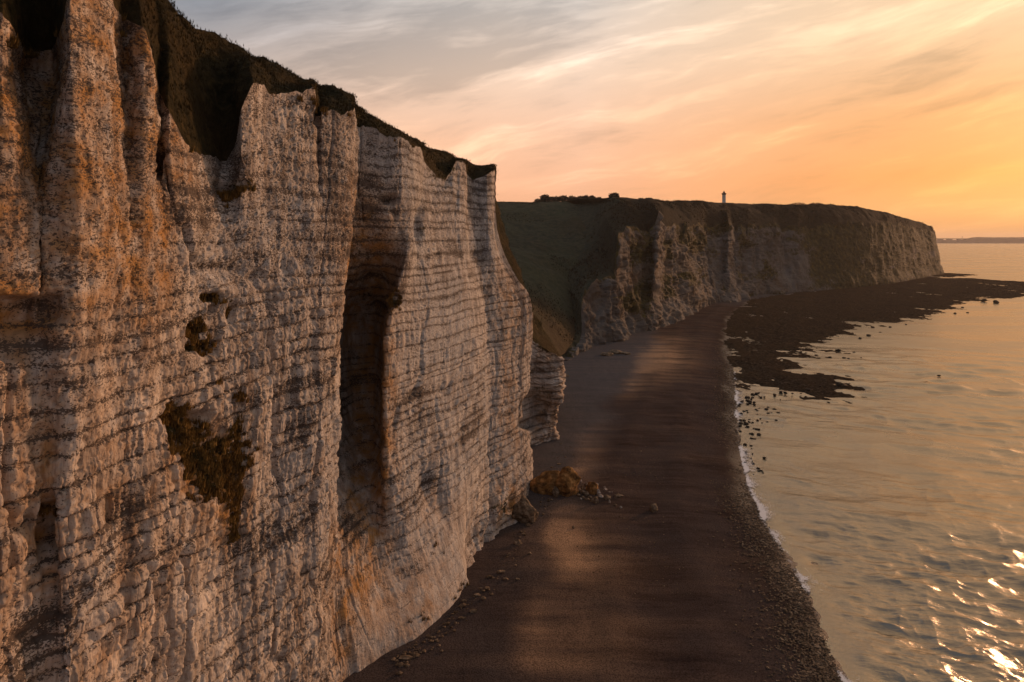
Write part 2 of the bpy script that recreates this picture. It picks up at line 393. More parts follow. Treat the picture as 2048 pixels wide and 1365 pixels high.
# large blocks, buttress facets and vertical clefts
big = fbm(Sg*.10, Z*.06, 2.0, 5, 11)*1.15
ribs = fbm(Sg*.33, Z*.06, 7.0, 3, 21); ribs = ribs*.15+np.maximum(fbm(Sg*.22, Z*.10, 3., 5, 23)-.05, 0)*.8
clef = np.exp(-((np.abs(vn(Sg*.16+fbm(Sg*.3, Z*.1, 0, 2, 5)*.5, Z*.05, 3.3, 31)))/.04)**2)*.5
Pb = 1.38
fr = bed/Pb-np.floor(bed/Pb); bi = np.floor(bed/Pb)
seam = np.exp(-((np.abs(fr-.0))/.09)**2)+np.exp(-((np.abs(fr-1.0))/.09)**2)
amp_l = .12+.88*ss(-.3, .3, fbm(Sg*.05, Z*.07, 9., 3, 55)+.9*ss(50, 34, Z)-.35)    # relief of the beds varies
right = ss(690, 780, PX)
flut = np.abs(vn(Sg*(1.7+.0*bi)+bi*13.7, fr*.9+bi*7.1, .5, 41))*.55+np.abs(vn(Sg*4.1+bi*3.1, fr*1.2+bi*3, 1.5, 43))*.28
flut_s = vn(Sg*.9+bi*5.1, Z*.25, 3., 44)*.35
fine = fbm(X*.8, Y*.8, Z*.8, 5, 61, .6)*.22+fbm(X*2.2, Y*2.2, Z*.7, 3, 63, .55)*.10
pit = np.minimum(fbm(X*2.6, Y*2.6, Z*4.5, 2, 71), 0)*.28
body = (1-(2*fr-1)**4)
def hsh(i, j, sd): return _h(i, j, np.zeros_like(i), sd)
def blocks(wid, sd, zsub=1.0):
    bq = np.floor(bed/Pb*zsub+fbm(Sg*.4, Z*.1, 2., 2, sd)*.12)
    wv_ = wid*(.5+1.6*hsh(bq, bq*0, sd)); uq = Sg/wv_+hsh(bq, bq*0+1, sd)*9+vn(Sg*.9, Z*2.2, 0, sd)*.16*zsub
    c_ = np.floor(uq); fu = uq-c_; e_ = np.clip(np.minimum(fu, 1-fu)*9, 0, 1)
    return (hsh(c_, bq, sd+1)-.5)*1.0*e_+(fu-.5)*(hsh(c_, bq, sd+2)-.5)*1.5-(1-e_)*.28
blk = blocks(1.7, 901)*.20+blocks(.55, 911)*.17
disp = big*(1-.45*right) + ribs*(1-.6*right) - clef*(1-.4*right)
disp = disp + amp_l*((body*.10 - seam*(.16+.02*(1-right)))*(1-.7*ss(46, 56, Z))*np.clip(.6+fbm(X*.5,Y*.5,Z*.5,3,57)*1.6,0,1.4) + flut_s*.2+blk*(1.15-.45*right)*(.35+.65*ss(58, 44, Z))*1.2) + fine*(1-.45*right) + pit
# smooth skirt at the foot on the right of the big buttress
sk = ss(640, 700, PX)*ss(18, 4, Z)*ss(960, 930, PX)
disp = disp*(1-.75*sk)
rec = blob2(722, 800, 46, 230) if False else np.exp(-(np.abs((PX-722)/44)**4+np.abs((PY-800)/220)**4)); disp = disp*(1-.7*rec)
PXr, PYr = PX, PY
# specific features -------------------------------------------------
def blob(cx, cy, rx, ry, p=2):
    if np.ndim(cx) == 0 and rx < 36 and PX.shape == PXr.shape: return np.exp(-(np.abs((PXr-cx)/rx)**p+np.abs((PYr-cy)/ry)**p))
    return np.exp(-(np.abs((PX-cx)/rx)**p+np.abs((PY-cy)/ry)**p))
nz1 = fbm(X*.4, Y*.4, Z*.4, 4, 81)
# overhanging ledge far left, its undercut below
led = ss(120, 60, PX+nz1*14)*ss(588, 600, PY+nz1*8)*ss(760, 640, PY)
disp -= led*1.7
led2 = blob(103, 615, 22, 30, 4); disp -= led2*1.1
# big grassy hollow in the middle of the left wall
PX = PX+nz1*40; PY = PY+fbm(X*.4+9, Y*.4, Z*.4, 4, 83)*50; hol = blob(400, 895, 66, 80, 3)+.0; PX, PY = PXr, PYr; disp -= hol*(.9+nz1*1.2)
hol2 = blob(345, 830, 30, 60); disp -= hol2*.7
for cx, cy, rx, ry, d in [(432, 595, 20, 9, 1.0), (462, 625, 8, 22, .8), (392, 662, 13, 14, 1.0), (384, 697, 9, 8, .9), (415, 697, 16, 14, 1.0), (428, 620, 7, 8, .8),
                          (388, 530, 8, 18, 1.1), (462, 366, 22, 9, 1.5), (315, 322, 9, 30, 2.2), (95, 1055, 13, 62, 1.6), (636, 232, 5, 16, 1.0), (400, 835, 16, 12, .9),
                          (782, 398, 15, 10, 1.8), (792, 600, 18, 18, 1.0), (757, 608, 12, 10, .8), (895, 360, 7, 12, 1.0), (748, 560, 20, 14, .8),
                          (1082, 822, 30, 30, 3.4), (1062, 850, 22, 10, 2.0), (1025, 1010, 12, 22, 1.5), (870, 1000, 24, 44, .9), (850, 960, 16, 40, .7),
                          (645, 1180, 9, 50, .7), (560, 1000, 20, 8, .3), (975, 1110, 10, 10, 1.0), (838, 450, 8, 40, 1.2)]:
    disp -= blob(cx+0*PX, cy, rx, ry, 3)*d
# ragged foot
disp += ss(1062, 1075, PX)*(fbm(X*.25, Y*.25, Z*.45, 5, 78, .6)*1.8-seam*.25)
disp += ss(14, 2, Z)*ss(925, 945, PX)*(fbm(Sg*.22, Z*.12, 5, 4, 77)*2.6-.4)
# ledge at the foot
disp += ss(4, 0, Z)*.5*fbm(Sg*.4, 0, 0, 2, 3)
fade = ss(0, .03, (tt-tt[0])/(tt[-1]-tt[0]))[:, None]
rimf = ss(0, 1, np.linspace(1, 0, PW.shape[1])/.02)[None, :]*.75+.25
PWd = PW+N*(disp*rimf)[..., None]
# crest raggedness
PWd[..., 2] += (fbm(Sg*.5, 0, 0, 4, 91)*.5+fbm(Sg*2, 0, 0, 2, 92)*.15)*ss(.90, 1, np.linspace(0, 1, PW.shape[1]))[None, :]
veg_shade = np.zeros_like(X)-.25  # plant cover, plus shade painted dark into caves, slots and the recess
PX0, PY0 = PX, PY; PX = PX+nz1*40; PY = PY+fbm(X*.4+9, Y*.4, Z*.4, 4, 83)*50
for cx, cy, rx, ry, d in [(395, 880, 62, 80, .80), (425, 955, 60, 60, .78), (450, 1040, 32, 80, .70), (388, 530, 9, 18, 1.0), (430, 596, 20, 9, 1.2), (462, 625, 8, 20, 1.0), (392, 662, 15, 14, 1.2), (384, 697, 10, 8, 1.2), (415, 697, 17, 14, 1.2), (455, 770, 45, 30, .62), (480, 870, 40, 70, .5), (350, 830, 30, 50, .5), (425, 620, 34, 40, .45), (400, 680, 30, 40, .5),  # grass with painted overhang shade; the small spots paint cave darkness
                          (465, 372, 30, 20, .8), (465, 400, 30, 60, .45), (60, 60, 40, 60, .4), (850, 455, 10, 50, .5), (905, 465, 40, 30, .55), (782, 398, 22, 14, .7),
                          (315, 320, 12, 36, .8), (795, 600, 22, 22, .8), (735, 590, 30, 20, .5), (885, 340, 36, 26, .65), (95, 1050, 14, 62, .7), (740, 700, 45, 120, .42),  # slots and the tall recess darkened here as painted shade
                          (1095, 800, 40, 26, .8), (1090, 700, 30, 20, .7), (640, 205, 30, 18, .6), (1120, 900, 30, 16, .3), (700, 560, 40, 60, .25), (1020, 1010, 30, 30, .45), (770, 330, 30, 30, .1),  # includes shade painted into the small headland's cave
                          (330, 1000, 60, 60, .25), (235, 80, 14, 40, .5)]:
    veg_shade += blob(cx, cy, rx, ry)*d
PX, PY = PX0, PY0
PXw, PYw = PX, PY
veg_shade += ss(.965, 1, np.linspace(0, 1, PW.shape[1]))[None, :]*.45
veg_shade += ss(13, 2, Z+fbm(Sg*.1, 0, 0, 3, 79)*7)*ss(690, 760, PX)*.52*(fbm(X*.3, Y*.3, Z*.8, 4, 80)+.75)
och = .12+.45*ss(0, .5, fbm(X*.07, Y*.07, Z*.05, 3, 101)+.35*ss(520, 200, PX)-.05)
for cx, cy, rx, ry, d in [(60, 600, 100, 70, .6), (280, 380, 60, 160, .5), (270, 560, 80, 110, .7), (440, 1010, 40, 90, 1.2), (395, 930, 60, 80, .9), (95, 1000, 20, 140, .9), (180, 60, 30, 60, .8), (80, 620, 40, 40, .6),
                          (745, 850, 38, 240, 1.5), (735, 1000, 30, 60, 1.2), (730, 500, 60, 120, 1.1), (700, 1100, 40, 120, .7), (690, 1250, 30, 160, .7), (1100, 850, 40, 50, .7), (1040, 1020, 40, 50, .9), (870, 990, 30, 50, .5),  # recess entries: brown stain, also painting its shade darker
                          (930, 580, 6, 60, .8), (700, 380, 14, 40, .5), (240, 900, 120, 200, .25), (820, 1200, 100, 100, .35), (1000, 1000, 30, 90, .3)]:
    och += blob(cx, cy, rx, ry)*d
och += .45*ss(420, 250, PX)*ss(620, 380, PY)
och *= 1-.75*ss(780, 830, PX)*ss(1000, 960, PX)*ss(1050, 950, PY)
cool = ss(-.1, .5, fbm(X*.06, Y*.06, Z*.08, 3, 111)+.35*ss(420, 620, PX)-.15)*.9
cool += blob(560, 560, 130, 120)*.4+blob(760, 300, 60, 50)*.8+blob(860, 760, 130, 240)*.25+blob(1100, 730, 40, 50)*.4
cool += .35*ss(760, 800, PX)
cool = np.clip(cool, 0, 1)*(1-np.clip(och, 0, 1)*.7)
speck = np.clip(.62*ss(30, 52, Z)+.9*ss(0, .6, fbm(X*.16, Y*.16, Z*.25, 4, 121))-.15*right-.25*sk, 0, 1)
o = grid_obj('cliff', PWd, M_chalk, dict(bed=bed, band=np.clip(.62+.25*right+1.2*fbm(X*.12, Y*.12, Z*.14, 3, 171)+.55*ss(52, 36, Z), .15, 1.3)*(1-.6*sk), veg_shade=np.clip(veg_shade, -1, 1.5), ochre=np.clip(och, 0, 1), cool=cool, speck=speck), smooth=True)
tag(o, kind='structure')
sel = (veg_shade > .42+.5*fbm(X*1.2, Y*1.2, Z*1.2, 3, 14)) & (PX > -60) & (np.random.default_rng(8).uniform(size=veg_shade.shape) < .10) & (PW[..., 1] < 95)
PLANTS = PWd[sel]+N[sel]*.05
# grassy slope above the near cliff
PG[:, 0] = PWd[:, -1]
Gx, Gy, Gz = PG[..., 0], PG[..., 1], PG[..., 2]
q = np.concatenate([np.linspace(0, 1, 26), np.ones(PG.shape[1]-26)])[None, :]
lump = fbm(Gx*.16, Gy*.16, Gz*.16, 4, 131)*1.5+fbm(Gx*.7, Gy*.7, Gz*.7, 3, 141)*.35
PG[..., 2] += lump*ss(0, .35, q)*(1-.55*ss(.8, 1, q))
PG[..., 0] += fbm(Gx*.3, Gy*.3, Gz*.3, 3, 151)*.8*ss(0, .3, q)
og = grid_obj('grass_slope', PG, M_turf, smooth=True); tag(og, kind='structure')

# grass tufts over the near slope: one mass of blades
def tufts(name, base, count, hmin, hmax, mat, seed, jitter=.5, bl=7):
    rg = np.random.default_rng(seed)
    k = rg.integers(0, len(base), count); c = base[k]+rg.normal(0, jitter, (count, 3))*np.array([1, 1, .15])
    V = []; 
    n = count*bl; cc = np.repeat(c, bl, 0)
    h = np.repeat(rg.uniform(hmin, hmax, count), bl)*rg.uniform(.6, 1.1, n)
    an = rg.uniform(0, 2*math.pi, n); ln = rg.uniform(0, .6, n)
    root = cc+np.stack([np.cos(an), np.sin(an), np.zeros(n)], 1)*(h*.18)[:, None]-np.array([0, 0, .12])
    tip = root+np.stack([np.cos(an)*ln*h, np.sin(an)*ln*h, h+.1], 1)
    sd_ = np.stack([-np.sin(an), np.cos(an), np.zeros(n)], 1)*(h*.10)[:, None]
    V = np.stack([root-sd_, root+sd_, tip], 1).reshape(-1, 3)
    return raw_obj(name, V, np.arange(n*3).reshape(-1, 3), mat)
rs = np.random.default_rng(5)
sb = PV_base = None
sub = PG[100:-60, 1:27].reshape(-1, 3)
tp = tufts('cliff_plants', PLANTS, 9000, .15, .5, M_plant, 13, .12, 6); tag(tp, kind='stuff')
tw = tufts('grass', sub, 26000, .08, .24, M_turf, 3, .25); tag(tw, kind='stuff')

# ------------------------------------------------------------------ valley side and far headland
M_far_turf = grass_material('headland_turf', .22, [(.010, .009, .006), (.018, .015, .010), (.034, .026, .016), (.028, .020, .012)], 1.5)
tq = NT(M_far_turf.node_tree); bb = M_far_turf.node_tree.nodes['Principled BSDF']; old = bb.inputs['Base Color'].links[0].from_socket
tq.put(bb.inputs['Base Color'], tq.mix(tq.attr('green'), old, tq.ramp(tq.noise(tq.obj(), .35, 8, .68), [(.33, (.032, .034, .025)), (.5, (.050, .051, .034)), (.68, (.076, .068, .042))])))
S = []
def f(px, Yv, rim, rg, n): S.append(ST(px, Yv, rim, rg, n))
f([1050]*6, 262, 705, W(1000, 640, 300), 10)
f([1128, 1122, 1118, 1118, 1118, 1118], [270, 276, 282, 287, 292, 292], 714, W(1060, 640, 320), 14)
f([1150, 1146, 1143, 1140, 1140, 1140], [286, 290, 294, 299, 303, 306], 692, W(1090, 600, 350), 10)
f([1163, 1160, 1158, 1156, 1156, 1156], [296, 299, 302, 306, 310, 314], 668, W(1110, 570, 360), 8)
f([1170, 1165, 1160, 1156, 1156, 1156], [300, 303, 306, 310, 314, 318], 612, W(1120, 545, 372), 8)
f([1186, 1178, 1170, 1164, 1164, 1164], [306, 309, 314, 318, 324, 330], 578, W(1140, 530, 384), 12)
f([1212, 1206, 1200, 1196, 1196, 1196], [314, 318, 322, 326, 332, 338], 562, W(1160, 505, 400), 14)
f([1234, 1232, 1228, 1226, 1222, 1220], [320, 324, 330, 334, 340, 346], 540, W(1185, 470, 420), 8)
f([1246, 1244, 1241, 1238, 1234, 1232], [326, 330, 334, 338, 342, 346], 474, W(1195, 430, 450), 8)
f([1256, 1252, 1252, 1250, 1250, 1246], [336, 342, 348, 352, 356, 360], 462, W(1200, 405, 480), 10)
f([1270, 1268, 1266, 1268, 1270, 1268], [342, 350, 356, 362, 366, 370], 455, W(1225, 393, 460), 12)
f([1290, 1288, 1290, 1292, 1296, 1296], [352, 358, 370, 378, 382, 386], 452, W(1250, 396, 470), 12)
f([1308, 1305, 1305, 1306, 1308, 1310], [354, 360, 366, 374, 380, 384], 444, W(1275, 400, 480), 8)
f([1316, 1312, 1312, 1312, 1312, 1315], [362, 364, 368, 374, 380, 386], 424, W(1290, 400, 490), 8)
f([1330, 1324, 1320, 1318, 1318, 1320], [372, 388, 400, 408, 410, 414], 446, W(1310, 401, 500), 16)
f([1350, 1345, 1340, 1338, 1345, 1345], [400, 412, 428, 438, 442, 446], 450, W(1335, 402, 520), 16)
f([1380, 1375, 1372, 1370, 1375, 1375], [440, 446, 460, 470, 474, 480], 452, W(1365, 403, 545), 18)
f([1412, 1408, 1404, 1404, 1404, 1404], [488, 494, 506, 512, 516, 522], 450, W(1395, 402, 580), 12)
f([1424, 1418, 1412, 1412, 1412, 1412], [510, 516, 528, 536, 542, 548], 450, W(1410, 403, 600), 10)
f([1450, 1446, 1444, 1444, 1446, 1448], [520, 530, 545, 556, 562, 568], 448, W(1430, 404, 620), 10)
f([1462, 1459, 1457, 1456, 1456, 1457], [528, 532, 540, 550, 556, 562], 442, W(1445, 406, 640), 8)
f([1472, 1468, 1464, 1463, 1463, 1465], [540, 552, 566, 574, 580, 590], 456, W(1460, 406, 650), 12)
f([1500, 1496, 1492, 1492, 1494, 1496], [566, 570, 580, 588, 594, 600], 452, W(1490, 407, 665), 12)
f([1530, 1528, 1526, 1524, 1524, 1526], [590, 596, 600, 606, 612, 618], 450, W(1525, 408, 680), 12)
f([1552, 1550, 1548, 1546, 1546, 1548], [600, 604, 612, 618, 624, 630], 446, W(1548, 409, 690), 8)
f([1566, 1562, 1560, 1560, 1560, 1560], [610, 618, 628, 634, 640, 646], 458, W(1562, 410, 700), 12)
f([1600, 1598, 1596, 1596, 1598, 1598], [625, 628, 634, 640, 646, 652], 450, W(1595, 408, 705), 14)
f([1625, 1622, 1620, 1620, 1620, 1620], [640, 646, 654, 660, 668, 676], 456, W(1620, 409, 715), 14)
f([1680]*6, [668, 670, 676, 682, 688, 694], 446, W(1665, 410, 735), 18)
f([1740]*6, [708, 710, 716, 722, 728, 734], 450, W(1720, 415, 765), 16)
f([1790, 1788, 1786, 1784, 1782, 1780], [760, 762, 766, 770, 776, 780], 446, W(1775, 426, 800), 14)
f([1830, 1828, 1826, 1824, 1822, 1820], [830, 832, 834, 838, 842, 846], 452, W(1812, 437, 850), 12)
f([1864, 1862, 1860, 1858, 1852, 1848], [905, 905, 906, 908, 910, 912], 460, W(1845, 446, 915), 8)
f([1880, 1878, 1876, 1872, 1868, 1866], [945, 945, 945, 945, 945, 945], 464, W(1860, 453, 950), 8)
f([1882, 1880, 1877, 1873, 1870, 1868], [990, 990, 990, 990, 990, 990], 464, W(1862, 455, 985), 10)
f([1845]*6, 1080, 464, W(1840, 458, 1050), 6)
f([1700]*6, 1180, 455, W(1700, 440, 1100), 1)
tt2, FW, FG = wall(S, 260, nridge=26, nback=14, back_dir=(-.55, 1.), back_len=420, back_drop=1.)
# densify along s by linear subdivision
def dens(P, k):
    n = P.shape[0]; t_ = np.linspace(0, n-1, (n-1)*k+1); i = np.minimum(t_.astype(int), n-2); u = (t_-i)[:, None, None]
    return P[i]*(1-u)+P[i+1]*u
FW = dens(FW, 2); FG = dens(FG, 2)
s2 = arc(FW); Sg = np.repeat(s2[:, None], FW.shape[1], 1); X, Y, Z = FW[..., 0], FW[..., 1], FW[..., 2]
PX = CX+F*X/Y; PY = HY+F*(H-Z)/Y; PXr, PYr = PX, PY
N = normals(FW)
if N[len(N)//2, 100, 0] < 0: N = -N
bed = Z+fbm(X*.01, Y*.01, Z*.02, 3, 203)*2+fbm(X*.1, Y*.1, Z*.05, 2, 205)*.4
fr = bed/3.4-np.floor(bed/3.4)
seam = np.exp(-((np.minimum(fr, 1-fr))/.1)**2)
butt = fbm(Sg*.05, Z*.012, 1, 3, 211)*5+np.abs(fbm(Sg*.11+Z*.01, Z*.05, 4, 4, 213))*4
disp = (butt*.75+fbm(X*.08, Y*.08, Z*.10, 4, 223, .6)*4.5)*(1-.7*ss(1530, 1640, PX))-seam*.55*ss(-.2, .4, fbm(X*.03, Y*.03, Z*.05, 3, 224))*(1-ss(1530, 1640, PX))+fbm(X*.25, Y*.25, Z*.35, 5, 221, .6)*1.5*(1-.6*ss(1530, 1640, PX))
tal = ss(14, 1, Z+fbm(Sg*.05, 0, 0, 3, 231)*8); disp += tal*3.2
FWd = FW+N*(disp*(ss(0, .06, np.linspace(1, 0, FW.shape[1]))*.8+.2)[None, :])[..., None]
FWd[..., 2] += fbm(Sg*.12, 0, 0, 4, 233)*5*ss(.7, 1, np.linspace(0, 1, FW.shape[1]))[None, :]
veg_shade = fbm(X*.03, Y*.03, Z*.11, 5, 241, .58)*1.25+.30*ss(30, 50, Z)+.10
for cx, cy, rx, ry, d in [(1382, 485, 34, 16, .9), (1283, 575, 24, 22, 1.0), (1345, 560, 50, 14, .9), (1360, 592, 30, 20, .8), (1265, 615, 20, 14, .7), (1310, 470, 14, 10, .3), (1450, 450, 12, 20, .5),
                          (1240, 598, 20, 5, .8), (1700, 560, 80, 40, .25), (1535, 560, 12, 40, .5), (1480, 500, 8, 60, .5)]:
    veg_shade += blob(cx, cy, rx, ry)*d
for cx, cy, rx, ry, d in [(1245, 520, 10, 60, .8), (1315, 500, 8, 110, .8), (1456, 480, 12, 100, .7), (1215, 590, 25, 30, .6), (1225, 650, 30, 30, .8), (1285, 655, 22, 14, .8), (1175, 690, 40, 14, .9), (1390, 590, 30, 12, .6), (1190, 650, 12, 18, .7), (1215, 458, 14, 10, .9)]:
    veg_shade -= blob(cx, cy, rx, ry)*d
veg_shade += ss(.9, 1, np.linspace(0, 1, FW.shape[1]))[None, :]*.6
veg_shade += ss(1540, 1700, PX)*.95  # paints the tip's shaded side dark with the plant colour
och = .25+ss(0, .5, fbm(X*.02, Y*.02, Z*.03, 3, 251))*.5+blob(1245, 540, 20, 70)*.6
cool = ss(-.2, .4, fbm(X*.02, Y*.02, Z*.02, 3, 252))*.7
oh = grid_obj('headland', FWd, M_chalk_far, dict(bed=bed, band=np.clip(.5+fbm(X*.03, Y*.03, Z*.04, 3, 172), 0, 1), veg_shade=np.clip(veg_shade, -1, 1.5), ochre=np.clip(och, 0, 1), cool=cool, speck=np.full_like(X, .25)+ss(30, 55, Z)*.2)); tag(oh, kind='structure')
FG[:, 0] = FWd[:, -1]
Gx, Gy, Gz = FG[..., 0], FG[..., 1], FG[..., 2]
q = np.concatenate([np.linspace(0, 1, 26), np.ones(FG.shape[1]-26)])[None, :]
FG[..., 2] += (fbm(Gx*.05, Gy*.05, 0, 4, 261)*4.5+fbm(Gx*.25, Gy*.25, 0, 3, 263)*1.0)*ss(0, .3, q)*(1-.72*ss(.7, 1, q))
fpx = CX+F*Gx/Gy; fpy = HY+F*(H-Gz)/Gy
green = ss(60, -60, (fpx-1215)+(fpy-470)*.25+fbm(Gx*.03, Gy*.03, 0, 4, 271)*60)
og2 = grid_obj('headland_slope', FG, M_far_turf, dict(green=green)); tag(og2, kind='structure')

# valley side: rises from the gap behind the near cliff to the plateau
r_ = np.linspace((900-CX)/F, (1262-CX)/F, 260)[:, None]; v = np.linspace(0, 1, 300)[None, :]
sky_y = np.interp(CX+F*r_, [900, 985, 1060, 1075, 1200, 1262], [402, 403, 405, 404, 404, 400])
foot = np.interp(CX+F*r_, [900, 1000, 1060, 1130, 1170, 1200, 1262], [185, 190, 215, 272, 318, 335, 380])
foz = np.interp(CX+F*r_, [900, 1000, 1060, 1130, 1180, 1215, 1262], [6, 6, 5, 4, 10, 20, 40])
topY = np.interp(CX+F*r_, [900, 1262], [560, 540])
YY = foot+(topY-foot)*v**1.0
topz = H+(HY-sky_y)/F*topY
prof = np.interp(v, [0, .1, .3, .55, .75, .9, 1], [0, .13, .34, .58, .80, .95, 1.0])
ZZ = foz+(topz-foz)*prof+0*r_
XX = r_*YY
ZZ += (fbm(XX*.02, YY*.02, 0, 3, 301)*7*np.sin(np.pi*v)+fbm(XX*.15, YY*.15, 0, 4, 303)*1.3*ss(0, .15, v))*(1-ss(.85, 1, v)*.8)
rid_ = np.exp(-((CX+F*r_-1175+ (v-.5)*120)/38)**2)*np.sin(np.pi*v)*7; ZZ += rid_
PV = np.stack([XX, YY+0*r_, ZZ], 2)
bk = PV[:, -1:, :]+np.stack([np.zeros((260, 12)), np.linspace(10, 900, 12)[None, :]+np.zeros((260, 1)), np.linspace(-.1, 10, 12)[None, :]+np.zeros((260, 1))], 2)
bk[..., 0] = (bk[..., 1])*r_; bk[..., 2] = topz-.004*(bk[..., 1]-topY)
VV = np.concatenate([PV, bk], 1); vpx = CX+F*VV[..., 0]/VV[..., 1]; vpy = HY+F*(H-VV[..., 2])/VV[..., 1]
brn = ss(40, -10, (1010+(vpy-560)*1.25)-vpx+0*vpx)*0+ss(-30, 40, (vpy-575)-(vpx-1020)*.30+fbm(VV[..., 0]*.03, VV[..., 1]*.03, 0, 4, 311)*40)
brn = np.clip(brn*.75+fbm(VV[..., 0]*.02, VV[..., 1]*.02, 0, 4, 312)*.5, 0, 1)
ov = grid_obj('valley_slope', VV, M_slope, dict(brown=brn)); tag(ov, kind='structure')

vs_ = VV[:, 4:298].reshape(-1, 3); dn = fbm(vs_[:, 0]*.03, vs_[:, 1]*.03, 0, 4, 321); vs_ = vs_[dn > .02]
M_scrub = grass_material('scrub_leaf', .6, [(.014, .012, .008), (.030, .024, .014), (.055, .040, .020), (.05, .03, .015)], .5)
sc_ = tufts('scrub', vs_, 9000, .25, .8, M_scrub, 31, .8, 8); tag(sc_, kind='stuff')
vs2 = FG[:, 2:30].reshape(-1, 3); dn = fbm(vs2[:, 0]*.03, vs2[:, 1]*.03, 0, 4, 322); vs2 = vs2[dn > -.05]
sc2 = tufts('headland_scrub', vs2, 12000, .3, 1.1, M_scrub, 32, .8, 8); tag(sc2, kind='stuff')

# ------------------------------------------------------------------ beach
sp = [(1760, 1500), (1690, 1365), (1650, 1290), (1612, 1180), (1560, 1095), (1525, 1035), (1500, 975), (1484, 920), (1476, 860), (1472, 800), (1466, 740), (1458, 680), (1460, 640), (1500, 605), (1560, 592), (1640, 583)]
sh = np.array([G(*p) for p in sp]); sh = sh[np.argsort(sh[:, 1])]
yy = np.concatenate([np.linspace(20, 60, 12), 1/np.linspace(1/60.5, 1/660., 700)])
xs = np.interp(yy, sh[:, 1], sh[:, 0]); xs = xs+(yy < sh[0, 1])*(-(sh[0, 1]-yy)*.15*-1)
uu = np.concatenate([np.linspace(-14, 0, 50)[:-1], np.linspace(0, 1, 330)**1.0*1.0])
dxm = np.where(uu[None, :] < 0, -uu[None, :], -uu[None, :]*(45+.22*yy[:, None]))      # + = seaward
Xb = xs[:, None]+dxm; Yb = yy[:, None]+0*dxm; inland = -dxm
hb = np.where(inland > 0, 2.4*(1-np.exp(-inland/16.)), inland*.11)
hb = hb+(fbm(Xb*.05, Yb*.02, 0, 3, 401)*.25+fbm(Xb*.5, Yb*.2, 0, 3, 402)*.06)*ss(-2, 6, inland)
berm = .22*np.exp(-((inland-15-3*fbm(Yb*.02, 0, 0, 2, 403))/3.0)**2)+.2*np.exp(-((inland-27-2*fbm(Yb*.03, 0, 0, 2, 404))/2.5)**2)
hb = hb+berm+fbm(Xb*.25, Yb*.5, 0, 2, 405)*.12*np.exp(-(inland/3.)**2)
PB = np.stack([Xb, Yb, hb], 2)
PXb = CX+F*Xb/Yb; PYb = HY+F*(H-hb)/Yb
PX, PY = PXb, PYb; PXr, PYr = PX, PY
stn = fbm(Xb*.05, Yb*.35, 0, 4, 411)
sun_patch = blob(1095, 1085, 60, 62)*1.3+blob(1150, 1110, 90, 70)*.45+blob(1060, 1200, 40, 110)*.55+blob(1160, 1300, 120, 120)*.3+blob(1300, 715, 75, 40)*1.0+blob(1250, 760, 30, 30)*.6+blob(1160, 900, 40, 60)*.5+blob(1155, 942, 16, 6)*.9  # pools of sunlight painted on the shingle
sun_patch = sun_patch*(ss(40.5, 34.5, inland+fbm(Xb*.08, Yb*.06, 0, 4, 415)*5)*.85+.1)
sun_patch = np.clip(sun_patch+stn*.75*np.clip(sun_patch*2, 0.15, 1), 0, 1)
pale = ss(30, 41, inland+fbm(Xb*.05, Yb*.05, 0, 4, 415)*8)*(.15+.8*ss(100, 165, Yb))+ss(470, 540, Yb)*.9      # grey pebbles up at the cliff foot
m, t, b = material('shingle'); oo = t.obj()
grit = t.noise(oo, 5.0, 5, .7); n2 = t.noise(t.mapping(oo, scale=(.06, .35, 1)), 1.0, 5, .6); n3 = t.noise(oo, .08, 3, .5)
c = t.mix(t.ramp(n2, [(.35, 0), (.65, 1)]), (.044, .030, .027), (.088, .062, .054))
n4 = t.noise(t.mapping(oo, scale=(.10, 1.3, 1)), 1.0, 4, .6)
c = t.mix(t.ramp(n4, [(.52, 0), (.62, .55)]), c, (.026, .018, .018))
c = t.mix(t.ramp(n3, [(.4, 0), (.6, .6)]), c, (.070, .055, .053))
c = t.mix(t.math('MULTIPLY', t.attr('sun_patch'), .85), c, (.50, .31, .185))  # painted sunlight: brighter warm colour in the patches
c = t.mix(t.math('MINIMUM', t.math('MULTIPLY', t.attr('pale'), .6), 1.0), c, t.mix(n2, (.095, .100, .112), (.150, .152, .165)))
c = t.mix(t.ramp(grit, [(.40, .65), (.56, 0)]), c, (.015, .011, .009))
c = t.mix(t.ramp(t.noise(oo, 7.0, 3, .6), [(.66, 0), (.74, .4)]), c, (.20, .16, .13))
edge = t.attr('wet')
c = t.mix(t.math('MULTIPLY', edge, .5), c, (.035, .02, .011))
t.put(b.inputs['Base Color'], c)
t.put(b.inputs['Roughness'], t.math('SUBTRACT', .85, t.math('MULTIPLY', edge, .45)))
t.put(b.inputs['Specular IOR Level'], t.math('MULTIPLY', t.math('POWER', edge, 8.0), .2))
t.put(b.inputs['Normal'], t.bump(grit, .8, .12)); M_beach = m
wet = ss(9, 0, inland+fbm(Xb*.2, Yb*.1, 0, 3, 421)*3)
ob = grid_obj('beach', PB, M_beach, dict(sun_patch=sun_patch, pale=np.clip(pale, 0, 1), wet=wet)); tag(ob, kind='structure')

